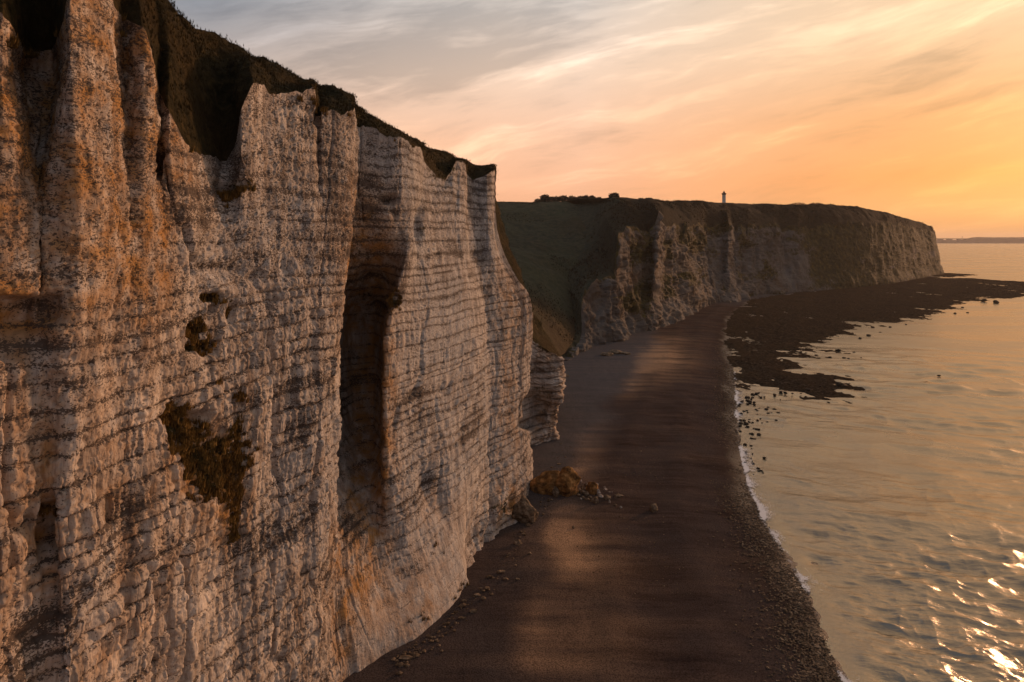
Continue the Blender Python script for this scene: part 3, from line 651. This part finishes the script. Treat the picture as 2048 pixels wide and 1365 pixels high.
# ------------------------------------------------------------------ rock platform (reef) laid bare by the tide
pol = [(1428, 650), (1440, 715), (1452, 768), (1466, 800), (1484, 800), (1510, 784), (1545, 776), (1600, 778), (1640, 772), (1682, 753), (1640, 750), (1590, 752), (1552, 748), (1575, 735), (1610, 722), (1648, 718), (1600, 708), (1645, 704), (1690, 706), (1636, 696), (1625, 686), (1660, 676), (1700, 672), (1735, 656), (1790, 648), (1850, 636), (1890, 622), (1945, 604), (2048, 592), (2230, 578), (2500, 572), (2500, 566), (2230, 563),
       (2048, 563), (1990, 561), (1945, 557), (1885, 556.5), (1930, 553), (1965, 551), (1925, 548), (1880, 546), (1700, 548), (1560, 572), (1490, 596), (1440, 622)]
pg = np.array([G(*p)[:2] for p in pol])
r_ = np.linspace((1405-CX)/F, (2500-CX)/F, 900)[:, None]; iy = np.linspace(HY+62, HY+335, 560)[None, :]
Yr = H*F/(iy-HY)+0*r_; Xr = r_*Yr
def sdf(px, py, poly):
    d = np.full(px.shape, 1e18); ins = np.zeros(px.shape, bool); n = len(poly)
    for i in range(n):
        ax, ay = poly[i]; bx, by = poly[(i+1) % n]; ex, ey = bx-ax, by-ay
        wx, wy = px-ax, py-ay; tq = np.clip((wx*ex+wy*ey)/(ex*ex+ey*ey), 0, 1)
        d = np.minimum(d, (wx-ex*tq)**2+(wy-ey*tq)**2)
        c_ = ((ay <= py) & (by > py)) | ((by <= py) & (ay > py))
        xi = ax+(py-ay)/(ey if ey else 1e-9)*ex; ins ^= c_ & (px < xi)
    return np.sqrt(d)*np.where(ins, 1, -1)
sdv = sdf(Xr, Yr, pg)
hr = np.clip(sdv*.05, -2.5, .42)+fbm(Xr*.07, Yr*.05, 0, 5, 501, .6)*.95*(.6+.4*ss(-4, 8, sdv))+fbm(Xr*.5, Yr*.35, 0, 3, 503, .6)*.34
hr += .25*ss(0, 40, sdv)-.12
hr += 1.6*np.exp(-((iy+0*r_-560)/14.)**2)*ss((1700-CX)/F, (1600-CX)/F, r_)
m, t, b = material('seaweed_rock'); oo = t.obj()
n = t.noise(oo, .9, 7, .7); n2 = t.noise(oo, .05, 4, .5)
c = t.ramp(n, [(.33, (.008, .006, .005)), (.52, (.036, .025, .017)), (.70, (.11, .078, .052))])
c = t.mix(t.ramp(n2, [(.42, 0), (.6, .5)]), c, (.045, .030, .018))
t.put(b.inputs['Base Color'], c); b.inputs['Roughness'].default_value = .9; b.inputs['Specular IOR Level'].default_value = 0
t.put(b.inputs['Normal'], t.bump(n, 1, .5)); M_reef = m
orf = grid_obj('reef', np.stack([Xr, Yr, hr], 2), M_reef); tag(orf, kind='structure')

# ------------------------------------------------------------------ sea
th = np.concatenate([np.radians(np.linspace(-12, 10, 30)), np.radians(np.linspace(10, 40, 900))[1:], np.radians(np.linspace(40, 140, 160))[1:]])[:, None]
ir = np.concatenate([np.linspace(1/40., 1/70.5, 60), np.linspace(1/70., 1/1500., 1150), 1/np.geomspace(1510, 60000, 60)])[None, :]
rr = 1/ir; Xs = np.sin(th)*rr; Ys = np.cos(th)*rr
def rot(x, y, a_): c_, s_ = math.cos(a_), math.sin(a_); return x*c_+y*s_, -x*s_+y*c_
offs = ss(0, 12, -sdf(Xs, Ys, np.concatenate([sh[:, :2], [[-3000, 660], [-3000, 0], [20, 0]]])))
foot_ = rr*rr/(50*682.)                       # detail finer than this cannot be told apart at that distance
zs = np.zeros(Xs.shape); msk = (rr < 1500)+0*Xs > 0
xm, ym, fm_ = Xs[msk], Ys[msk], (foot_+0*Xs)[msk]
acc = np.zeros(xm.shape); gust = .75+.9*fbm(xm*.012, ym*.03, 0, 3, 621)
for i_, (lam, a_, am) in enumerate([(.55, -10, .034), (.9, -22, .044), (1.5, -6, .046), (2.6, -26, .052), (4.6, -12, .042), (8., -30, .026), (15., -20, .010), (34., -34, .006)]):
    uu_, vv_ = rot(xm, ym, R(a_)); wq = vn(uu_/(lam*6), vv_/(lam*5), 0, 640+i_)*.8
    n_ = vn(uu_/(lam*1.9), vv_/lam*1.25+wq, i_*3.1, 650+i_)
    n_ = .6*n_+.4*(.5-np.abs(vn(uu_/(lam*1.6)+7, vv_/lam*.8+wq, i_*2.7, 670+i_))*1.6)
    acc += n_*am*lam*3.4*ss(.8, 2.2, lam/fm_)*(gust if lam < 6 else ss(520, 200, fm_**.5*184.7))
zs[msk] = acc; zs = zs*(.25+.75*offs)*ss(-.5, 3, offs*12)-.02
m, t, b = material('sea_water'); oo = t.obj()
wv1 = t.noise(t.mapping(t.mapping(oo, rot=(0, 0, R(17))), scale=(.42, 1.7, 1)), 1.15, 4, .58, .1)
wv2 = t.noise(t.mapping(t.mapping(oo, rot=(0, 0, R(5))), scale=(.55, 1.6, 1)), 3.6, 4, .6, .2)
patch = t.noise(t.mapping(oo, scale=(.4, 1.2, 1), rot=(0, 0, R(25))), .03, 4, .55, .5)
rip = t.attr('ripple')
hh = t.math('ADD', t.math('MULTIPLY', wv1, t.math('ADD', .30, t.math('MULTIPLY', rip, .70))), t.math('MULTIPLY', wv2, t.math('MULTIPLY', rip, .45)))
b.inputs['Base Color'].default_value = (.030, .040, .034, 1)
t.put(b.inputs['Roughness'], t.math('ADD', t.ramp(patch, [(.4, .19), (.62, .27)]), t.math('MULTIPLY', t.math('SUBTRACT', 1.0, rip), .06)))
b.inputs['IOR'].default_value = 3.5; b.inputs['Specular IOR Level'].default_value = .5; b.inputs['Specular Tint'].default_value = (1.0, .86, .70, 1)
t.put(b.inputs['Normal'], t.bump(hh, .6, .16)); M_sea = m
osea = grid_obj('sea', np.stack([Xs, Ys, zs], 2), M_sea, dict(ripple=ss(420, 90, rr)+0*Xs)); tag(osea, kind='structure')

# foam along the water's edge
m, t, b = material('foam'); b.inputs['Base Color'].default_value = (.72, .70, .70, 1); b.inputs['Roughness'].default_value = .8
M_foam = m
L = 3600; tS = np.linspace(0, 1, L); ysf = 1/np.interp(tS, [0, 1], [1/74., 1/260.])
xsf = np.interp(ysf, sh[:, 1], sh[:, 0])
wid = np.linspace(0, 1, 40)
FX = xsf[:, None]-.7+fbm(ysf*.15, 0, 0, 4, 701)[:, None]*.8+wid[None, :]*5.0; FY = ysf[:, None]+0*FX
FZ = .10+.06*np.sin(wid*math.pi)[None, :]+0*FX
lf = fbm(ysf*.12, 0, 0, 3, 706)[:, None]
fa_ = np.exp(-((wid[None, :]-.16-.10*fbm(ysf*.6, 0, 0, 3, 707)[:, None])/(.09+.05*lf))**2)*.62+.62*ss(1., .2, wid)[None, :]*np.clip(.42+lf*1.3+fbm(FX*1.2, FY*.8, 0, 4, 705, .6)*1.2, 0, 1)
fa_ = fa_*ss(0, .06, wid)[None, :]*np.clip(.75+lf, 0, 1)
nf = t.noise(t.obj(), 4.5, 6, .75); t.put(b.inputs['Alpha'], t.math('MULTIPLY', t.math('SUBTRACT', t.math('ADD', t.attr('a'), t.math('MULTIPLY', t.math('SUBTRACT', nf, .5), 2.6)), .34), 2.0, clamp=True))
ofm = grid_obj('foam', np.stack([FX, FY, FZ], 2), M_foam, dict(a=fa_)); tag(ofm, kind='stuff')

# ------------------------------------------------------------------ rocks
def ico(sub=3):
    import bmesh
    bm = bmesh.new(); bmesh.ops.create_icosphere(bm, subdivisions=sub, radius=1.0)
    V = np.array([v.co[:] for v in bm.verts]); Fc = np.array([[v.index for v in f_.verts] for f_ in bm.faces]); bm.free(); return V, Fc
ICO = {k: ico(k) for k in (2, 3, 4, 5)}
def rock(name, loc, size, seed, mat, sub=3, rough=.35, rz=0., flat=True):
    V, Fc = ICO[sub]; V = V.copy()
    # cut facets then add noise
    rg = np.random.default_rng(seed)
    for _ in range(9):
        n_ = rg.normal(size=3); n_ /= np.linalg.norm(n_); d_ = rg.uniform(.55, .9)
        k = V@n_; V -= np.maximum(k-d_, 0)[:, None]*n_*.92
    V *= (1+rough*fbm(V[:, 0]*1.6+seed, V[:, 1]*1.6, V[:, 2]*1.6, 4, seed)[:, None])
    V = V*np.array(size)*.5/.8
    c_, s_ = math.cos(rz), math.sin(rz)
    V = np.stack([V[:, 0]*c_-V[:, 1]*s_, V[:, 0]*s_+V[:, 1]*c_, V[:, 2]], 1)
    o = raw_obj(name, V, Fc, mat, smooth=False); o.location = loc; return o
def rock_mat(name, c1, c2, c3, sc=.8, bd=.25):
    m, t, b = material(name); oo = t.obj(); n = t.noise(oo, sc, 7, .68); n2 = t.noise(t.mapping(oo, scale=(1, 1, 3)), sc*.6, 4, .6)
    c = t.ramp(n, [(.36, c1), (.5, c2), (.64, c3)]); c = t.mix(t.ramp(n2, [(.45, 0), (.6, .5)]), c, c1)
    t.put(b.inputs['Base Color'], c); b.inputs['Roughness'].default_value = .9; b.inputs['Specular IOR Level'].default_value = .15
    t.put(b.inputs['Normal'], t.bump(n, 1, bd)); return m
M_ochrock = rock_mat('ochre_rock', (.05, .025, .01), (.22, .105, .03), (.42, .22, .08))
M_chalkrock = rock_mat('pale_rock', (.14, .11, .09), (.30, .25, .21), (.50, .44, .40), 1.5, .12)
M_brown = rock_mat('brown_rock', (.06, .04, .025), (.16, .11, .07), (.30, .22, .15), 1.5, .12)
M_dark = rock_mat('wet_rock', (.008, .006, .005), (.022, .016, .012), (.05, .038, .028), 1.2, .15)
def bz(px, py):                               # height of the beach at that pixel (iterated)
    z = 1.5
    for _ in range(4):
        g = G(px, py, z); inl = np.interp(g[1], sh[:, 1], sh[:, 0])-g[0]; z = 2.4*(1-math.exp(-max(inl, 0)/16.))
    return G(px, py, z)
def put_rock(px, py, wpx, hpx, seed, mat, label, cat='boulder', name='fallen_boulder', group=None, sub=4, dz=.0, rough=.35, rz=0):
    g = bz(px, py); k = g[1]/F; wm, hm = wpx*k, hpx*k
    o = rock(name, (g[0], g[1]+wm*.3, g[2]+hm*(.36+dz)), (wm, wm*.85, hm*1.25), seed, mat, sub, rough, rz)
    return tag(o, label, cat, group)
put_rock(1096, 986, 66, 36, 11, M_ochrock, 'long ochre boulder lying against the foot of the chalk cliff', sub=5, group='fallen boulders at the cliff foot')
put_rock(1137, 992, 44, 44, 12, M_ochrock, 'tallest orange brown boulder with a sheer right end on the beach', sub=5, group='fallen boulders at the cliff foot')
put_rock(1048, 1046, 44, 44, 31, M_brown, 'tan pinnacle boulder leaning on the cliff foot below the ochre boulders', sub=5, group='fallen boulders at the cliff foot')
put_rock(1112, 994, 12, 18, 14, M_brown, 'small brown rock wedged between the two large ochre boulders', 'rock', 'fallen_rock', sub=3)
put_rock(1186, 988, 22, 20, 15, M_ochrock, 'reddish brown rock in the middle of the scattered rubble', 'rock', 'fallen_rock', sub=4)
put_rock(1307, 1023, 15, 14, 16, M_brown, 'lone grey brown rock out on the open beach, right of the rubble', 'rock', 'fallen_rock', sub=4)
put_rock(1203, 997, 11, 5, 17, M_chalkrock, 'palest flat chalk stone at the right foot of the reddish rock', 'rock', 'fallen_rock', sub=3)
put_rock(1215, 1000, 14, 8, 18, M_brown, 'rounded tan stone right of the palest chalk stone', 'rock', 'fallen_rock', sub=3)
put_rock(1192, 1007, 9, 12, 19, M_brown, 'upright tan stone at the lowest edge of the rubble', 'rock', 'fallen_rock', sub=3)
put_rock(1238, 996, 15, 5, 20, M_brown, 'flat tan stone at the far right end of the rubble', 'rock', 'fallen_rock', sub=3)
rs = random.Random(4)
for i, (px, py, w_, h_, c_) in enumerate([(1160, 966, 7, 6, 1), (1173, 974, 8, 5, 0), (1194, 972, 6, 4, 1), (1209, 976, 3, 2, 1), (1211, 982, 6, 4, 1), (1219, 986, 4, 2, 1), (1224, 986, 2, 2, 1),
                          (1158, 984, 8, 6, 0), (1166, 988, 9, 6, 0), (1173, 992, 9, 6, 0), (1180, 998, 8, 5, 0), (1185, 1003, 8, 5, 0), (1157, 993, 6, 4, 0), (1166, 998, 7, 4, 0), (1175, 1001, 7, 4, 0),
                          (1219, 1007, 4, 5, 1), (1231, 1013, 5, 3, 0), (1242, 1017, 5, 3, 1), (1197, 990, 8, 7, 1), (1170, 982, 7, 6, 0), (1164, 978, 5, 5, 0), (1147, 1057, 5, 4, 0), (1150, 975, 6, 4, 0), (1177, 985, 6, 6, 0), (1162, 1000, 4, 3, 1), (1236, 991, 5, 3, 0)]):
    put_rock(px, py, w_*1.15, h_*1.2, 50+i, M_chalkrock if c_ else M_brown, 'small pale chalk stone in the rubble beside the ochre boulders' if c_ else 'small brown stone in the rubble beside the ochre boulders', 'stone', 'rubble_stone', 'small pale stones in the rubble' if c_ else 'small brown stones in the rubble', 2)
for i, (px, py, w_, h_, lb) in enumerate([(1216, 712, 22, 5, 'leftmost fallen chalk slab at the foot of the far cliff'), (1234, 708, 24, 6, 'middle fallen chalk slab at the foot of the far cliff'), (1252, 710, 18, 4, 'rightmost fallen chalk slab at the edge of the sunlit sand'), (1134, 754, 9, 4, 'pale slab on grey shingle beside the near headland')]):
    put_rock(px, py, w_, h_, 90+i, M_brown, lb, 'slab', 'chalk_slab', 'chalk slabs below the far cliff', 3, rz=rs.uniform(-.4, .4))

rg = np.random.default_rng(77)
def scatter(name, X_, Y_, Z_, sz, mat, seed):
    rg = np.random.default_rng(seed); n = len(X_); V0, F0 = ico(1)
    V0 = np.array(V0); V = V0[None]*(1+rg.uniform(-.3, .3, (n, len(V0), 1)))*sz[:, None, None]*rg.uniform(.6, 1.2, (n, 1, 3))*np.array([1.2, 1, .6])
    V = V+np.stack([X_, Y_, Z_], 1)[:, None]
    Fc = (np.array(F0)[None]+(np.arange(n)*len(V0))[:, None, None]).reshape(-1, 3)
    return raw_obj(name, V.reshape(-1, 3), Fc, mat)
def bzi(x, y): inl = np.interp(y, sh[:, 1], sh[:, 0])-x; return np.where(inl > 0, 2.4*(1-np.exp(-np.maximum(inl, 0)/16.)), inl*.11)
n = 9000; y_ = 1/rg.uniform(1/330., 1/66., n); inl = np.abs(rg.normal(0, 3.5, n))+rg.uniform(-.5, .3, n)
x_ = np.interp(y_, sh[:, 1], sh[:, 0])-inl; z_ = bzi(x_, y_)
pb = scatter('pebbles', x_, y_, z_+.03, rg.uniform(.04, .13, n)*(1+y_/250), M_brown, 3); tag(pb, kind='stuff')
n = 700; y_ = 1/rg.uniform(1/400., 1/90., n); inl = 14+8*rg.normal(size=n)+rg.uniform(0, 12, n)
x_ = np.interp(y_, sh[:, 1], sh[:, 0])-inl; k_ = x_ > np.interp(y_, [70, 93, 121, 160, 260], [-10, -1, 8, 16, 26]); x_, y_ = x_[k_], y_[k_]
pb = scatter('pale_pebbles', x_, y_, bzi(x_, y_)+.05, rg.uniform(.03, .09, len(x_))*(1+y_/250), M_brown, 4); tag(pb, kind='stuff')

n = 230; q_ = rg.uniform(0, 1, n); bx = np.interp(q_, [0, .2, .45, .7, 1], [-14.8, -11.8, -5.0, 3.6, 10.5]); by = np.interp(q_, [0, .2, .45, .7, 1], [77, 81, 94, 121, 160])
x_ = bx+np.abs(rg.normal(0, 1.6, n))+.7; y_ = by-np.abs(rg.normal(0, 1.0, n))
pb = scatter('foot_rubble', x_, y_, bzi(x_, y_)+.05, rg.uniform(.06, .10, n)+rg.exponential(.10, n), M_brown, 6); tag(pb, kind='stuff')

# dark stones standing in the shallows
vari = [rock('shore_rock', (0, 0, -50), (1, 1, .62), 200+i, M_dark, 3, .3) for i in range(6)]
used = [False]*6
def shore(px, py, wpx, label, group, hz=.15):
    k = rs.randrange(6); g = G(px, py); s_ = wpx*g[1]/F
    o = vari[k]
    if used[k]: o = o.copy(); C.objects.link(o)
    used[k] = True
    o.location = (g[0], g[1], s_*hz); o.scale = (s_, s_*rs.uniform(.7, 1.1), s_*rs.uniform(.7, 1.1)); o.rotation_euler = (0, 0, rs.uniform(0, 6))
    return tag(o, label, 'rock', group)
def xsh(py): return float(np.interp(H*F/(py-HY), sh[:, 1], sh[:, 0]))/(H*F/(py-HY))*F+CX
for i in range(95):
    py = rs.uniform(786, 850) if i < 60 else rs.uniform(840, 950)
    px = xsh(py)+abs(rs.gauss(0, 34 if py < 845 else 20))+4+max(0, 815-py)*.5
    shore(px, py, rs.uniform(2.5, 7.5), 'dark wet stone standing in the shallows just off the shingle, below the reef', 'dark stones in the shallows')
for px, py, w_ in [(1616, 781, 10), (1650, 762, 6), (1585, 788, 4), (1562, 785, 7), (1676, 703, 9), (1688, 717, 7), (1660, 716, 6), (1697, 718, 5), (1708, 706, 6), (1602, 788, 4), (1640, 774, 5), (1720, 678, 8), (1737, 672, 7), (1705, 668, 6), (1760, 666, 5), (1722, 716, 3), (1745, 656, 6), (1780, 655, 5), (1812, 650, 4), (1910, 628, 6), (1925, 616, 5), (1935, 626, 4)]:
    shore(px, py, w_, 'dark rock awash along the ragged seaward edge of the reef', 'dark rocks off the reef edge')
shore(1992, 607, 9, 'lone round dark rock standing clear of the reef, far right', 'dark rocks off the reef edge', .3)
shore(1967, 604, 10, 'humped dark rock on the tip of the reef edge', 'dark rocks off the reef edge', .3)
shore(1682, 771, 18, 'long flat dark rock just off the reef spit', 'dark rocks off the reef edge', .02)
shore(1878, 752, 6, 'small rock breaking the open water offshore', None, .1)
for i in range(4):
    if not used[i]: bpy.data.objects.remove(vari[i])

# ------------------------------------------------------------------ lighthouse
def lathe(name, prof, mat, parent, seg=24):
    V = []; Fc = []
    for r0, z0 in prof:
        for k in range(seg): V.append((r0*math.cos(2*math.pi*k/seg), r0*math.sin(2*math.pi*k/seg), z0))
    for i in range(len(prof)-1):
        for k in range(seg): Fc.append((i*seg+k, i*seg+(k+1) % seg, (i+1)*seg+(k+1) % seg, (i+1)*seg+k))
    return raw_obj(name, V, Fc, mat, True, parent)
def plain(name, c, rough=.7, emit=None):
    m, t, b = material(name); oo = t.obj(); n = t.noise(oo, .6, 4, .6)
    t.put(b.inputs['Base Color'], t.mix(n, tuple(v*.75 for v in c), tuple(min(v*1.15, 1) for v in c))); b.inputs['Roughness'].default_value = rough; return m
M_stone = plain('lighthouse_stone', (.68, .65, .58)); M_iron = plain('lighthouse_iron', (.10, .05, .035)); M_glass = plain('lantern_glass', (.12, .13, .13), .1)
LH = bpy.data.objects.new('lighthouse', None); C.objects.link(LH)
LY = 900.; base = W(1448, 408, LY); LH.location = (base[0], base[1], base[2]-3)
k = LY/F*1.15
tag(LH, 'pale stone lighthouse with dark lantern standing on the far headland', 'lighthouse')
lathe('tower', [(3.5*k, 0), (3.3*k, 3), (3.1*k, 20*k), (3.3*k, 20.2*k), (3.3*k, 20.6*k)], M_stone, LH, 8)
lathe('gallery', [(3.1*k, 19.6*k), (4.0*k, 20.6*k), (4.0*k, 22.4*k), (3.8*k, 22.4*k), (3.8*k, 20.8*k), (1.0*k, 20.8*k)], M_iron, LH)
lathe('lantern_room', [(1.5*k, 20.9*k), (1.4*k, 23.4*k)], M_glass, LH)
lathe('lantern_roof', [(2.0*k, 23.2*k), (2.0*k, 24.0*k), (1.2*k, 25.0*k), (.5*k, 25.6*k), (.25*k, 27*k), (.01, 27.3*k)], M_iron, LH)

# ------------------------------------------------------------------ shrubs on the skyline
M_bush = plain('bush_leaf', (.042, .036, .022), 1.0); M_bark = plain('bush_bark', (.03, .022, .016), 1.0)
def bush(px, py, wpx, hpx, Yd, seed, label, group):
    e = bpy.data.objects.new('bush', None); C.objects.link(e); b0 = W(px, py, Yd); e.location = b0
    k = Yd/F; wm, hm = wpx*k, hpx*k; rg = np.random.default_rng(seed)
    n = 1500; d_ = rg.normal(size=(n, 3)); d_ /= np.linalg.norm(d_, axis=1)[:, None]
    rad = rg.uniform(.25, 1, n)**.5*(1+.30*fbm(d_[:, 0]*2+seed, d_[:, 1]*2, d_[:, 2]*2, 3, seed))
    c_ = d_*rad[:, None]*np.array([wm*.5, wm*.4, hm*.5])+np.array([0, 0, hm*.5])
    a1 = rg.normal(size=(n, 3))*.16*hm*.5; a2 = rg.normal(size=(n, 3))*.16*hm*.5
    raw_obj('foliage', np.stack([c_, c_+a1, c_+a2], 1).reshape(-1, 3), np.arange(n*3).reshape(-1, 3), M_bush, parent=e)
    V = []; Fc = []
    for j in range(9):
        an = rg.uniform(0, 6.28); tp = np.array([math.cos(an)*wm*.3, math.sin(an)*wm*.3, hm*rg.uniform(.6, .95)]); r0 = hm*.03
        i0 = len(V)
        for q_ in range(4): V.append((r0*math.cos(q_*1.57), r0*math.sin(q_*1.57), -.8))
        for q_ in range(4): V.append(tuple(tp+np.array([r0*.3*math.cos(q_*1.57), r0*.3*math.sin(q_*1.57), 0])))
        for q_ in range(4): Fc.append((i0+q_, i0+(q_+1) % 4, i0+4+(q_+1) % 4, i0+4+q_))
    raw_obj('stem', V, Fc, M_bark, parent=e)
    tag(e, label, 'bush', group)
bl = [(1076, 404, 14, 7, 'lowest bush at the left end of the skyline row'), (1090, 404, 18, 14, 'tallest bush of the skyline row, near its left end'), (1103, 404, 16, 11, 'bare bush just right of the tallest skyline bush'),
      (1113, 404, 14, 11, 'rounded bush before the first gap of the skyline row'), (1127, 403, 18, 12, 'broad dark bush after the first gap of the skyline row'), (1144, 403, 18, 11, 'low broad bush in the middle of the skyline row'),
      (1160, 403, 18, 11, 'twiggy bush right of the middle of the skyline row'), (1172, 402, 12, 11, 'narrow bush before the see-through gap of the skyline row'), (1184, 402, 13, 11, 'round bush between the two gaps at the right of the skyline row'), (1198, 402, 11, 8, 'small round bush at the right end of the skyline row')]
for i, (px, py, w_, h_, lb) in enumerate(bl): bush(px, py+2, w_*1.15, h_*1.15, 545, 800+i, lb, 'bushes along the skyline')
for i, (px, py, w_, h_, lb, Yd) in enumerate([(1228, 400, 22, 14, 'dark bush crowning the top of the chalk headland', 470), (1282, 405, 14, 9, 'round bush on the headland rim, first right of the crown', 485), (1312, 406, 20, 8, 'low bush on the headland rim between crown and hedge', 500),
                                          (1596, 414, 34, 8, 'wide low bush on the far headland skyline', 705), (1632, 414, 30, 8, 'wide low bush just right of another on the far headland skyline', 715), (1680, 417, 30, 6, 'lowest bush on the far headland skyline, nearest its drop', 740)]):
    bush(px, py, w_, h_, Yd, 850+i, lb, 'bushes on the headland rim')
# clipped hedge
n = 5000; rg = np.random.default_rng(9); p0 = W(1352, 407, 560); p1 = W(1420, 411, 600)
u_ = rg.uniform(0, 1, n); c_ = p0[None]*(1-u_[:, None])+p1[None]*u_[:, None]+rg.uniform(-1, 1, (n, 3))*np.array([1.2, 1.5, 1.5])+np.array([0, 0, .8])
hd = raw_obj('hedge', np.stack([c_, c_+rg.normal(size=(n, 3))*.5, c_+rg.normal(size=(n, 3))*.5], 1).reshape(-1, 3), np.arange(n*3).reshape(-1, 3), M_bush)
tag(hd, 'long low dark hedge on the skyline left of the lighthouse', 'hedge')

# ------------------------------------------------------------------ distant harbour breakwater
M_conc = plain('harbour_concrete', (.16, .13, .12))
def box(name, x0, x1, y0, y1, z0, z1, mat, parent):
    V = [(x, y, z) for z in (z0, z1) for x, y in ((x0, y0), (x1, y0), (x1, y1), (x0, y1))]
    Fc = [(0, 3, 2, 1), (4, 5, 6, 7), (0, 1, 5, 4), (1, 2, 6, 5), (2, 3, 7, 6), (3, 0, 4, 7)]
    return raw_obj(name, V, Fc, mat, False, parent)
BY = 6200.; k = BY/F
bw = bpy.data.objects.new('breakwater', None); C.objects.link(bw); b0 = W(1860, 487, BY); bw.location = (b0[0], BY, 0)
def u(px): return (px-1860)*k
zz = lambda py: H+(HY-py)*k
box('sea_wall', 0, u(2900), 0, 60, -4, zz(480.4), M_conc, bw)
box('deck', 0, u(2900), 6, 54, zz(478.6), zz(477.2), M_conc, bw)
for a0, a1 in [(1881, 1888), (1899, 1906), (1920, 1924), (1940, 1956)]:
    box('pier', u(a0), u(a1), 8, 52, zz(480.4), zz(478.6), M_conc, bw)
box('pier', u(1957), u(2900), 8, 52, zz(480.4), zz(478.6), M_conc, bw)
box('mast', u(1927.2), u(1927.8), 20, 23, zz(477.2), zz(473), M_conc, bw)
tag(bw, 'long hazy harbour breakwater with a raised deck on the horizon', 'breakwater')
hx = np.linspace(0, 1, 120); pts = []
hgrid = np.zeros((120, 14, 3)); hpx = 1984+hx*(3000-1984)
hh_ = np.interp(hpx, [1984, 1998, 2010, 2048, 2300, 3000], [478.5, 475.2, 474.4, 475.0, 474.0, 472])
for j in range(14):
    v_ = j/13.; hgrid[:, j, 0] = (hpx-CX)/F*6500; hgrid[:, j, 1] = 6500+v_*600
    hgrid[:, j, 2] = -2+(H+(HY-hh_)/F*6500+2)*math.sin(math.pi*min(v_*1.6, 1)*.5 if v_ < .6 else math.pi*(1-v_)/.4*.5)+fbm(hpx*.3, j, 0, 2, 5)*1.2
oc_ = grid_obj('distant_coast', hgrid, M_far_turf); tag(oc_, kind='structure')

# ------------------------------------------------------------------ haze
m = bpy.data.materials.new('haze'); m.use_nodes = True; nt = m.node_tree; nt.nodes.clear()
out = nt.nodes.new('ShaderNodeOutputMaterial'); pv = nt.nodes.new('ShaderNodeVolumePrincipled')
pv.inputs['Color'].default_value = (.95, .86, .78, 1); pv.inputs['Density'].default_value = .000045; pv.inputs['Anisotropy'].default_value = .35
nt.links.new(pv.outputs[0], out.inputs['Volume'])
HZ = box('haze', -9000, 12000, -400, 14000, -9, 130, m, None); tag(HZ, kind='stuff')
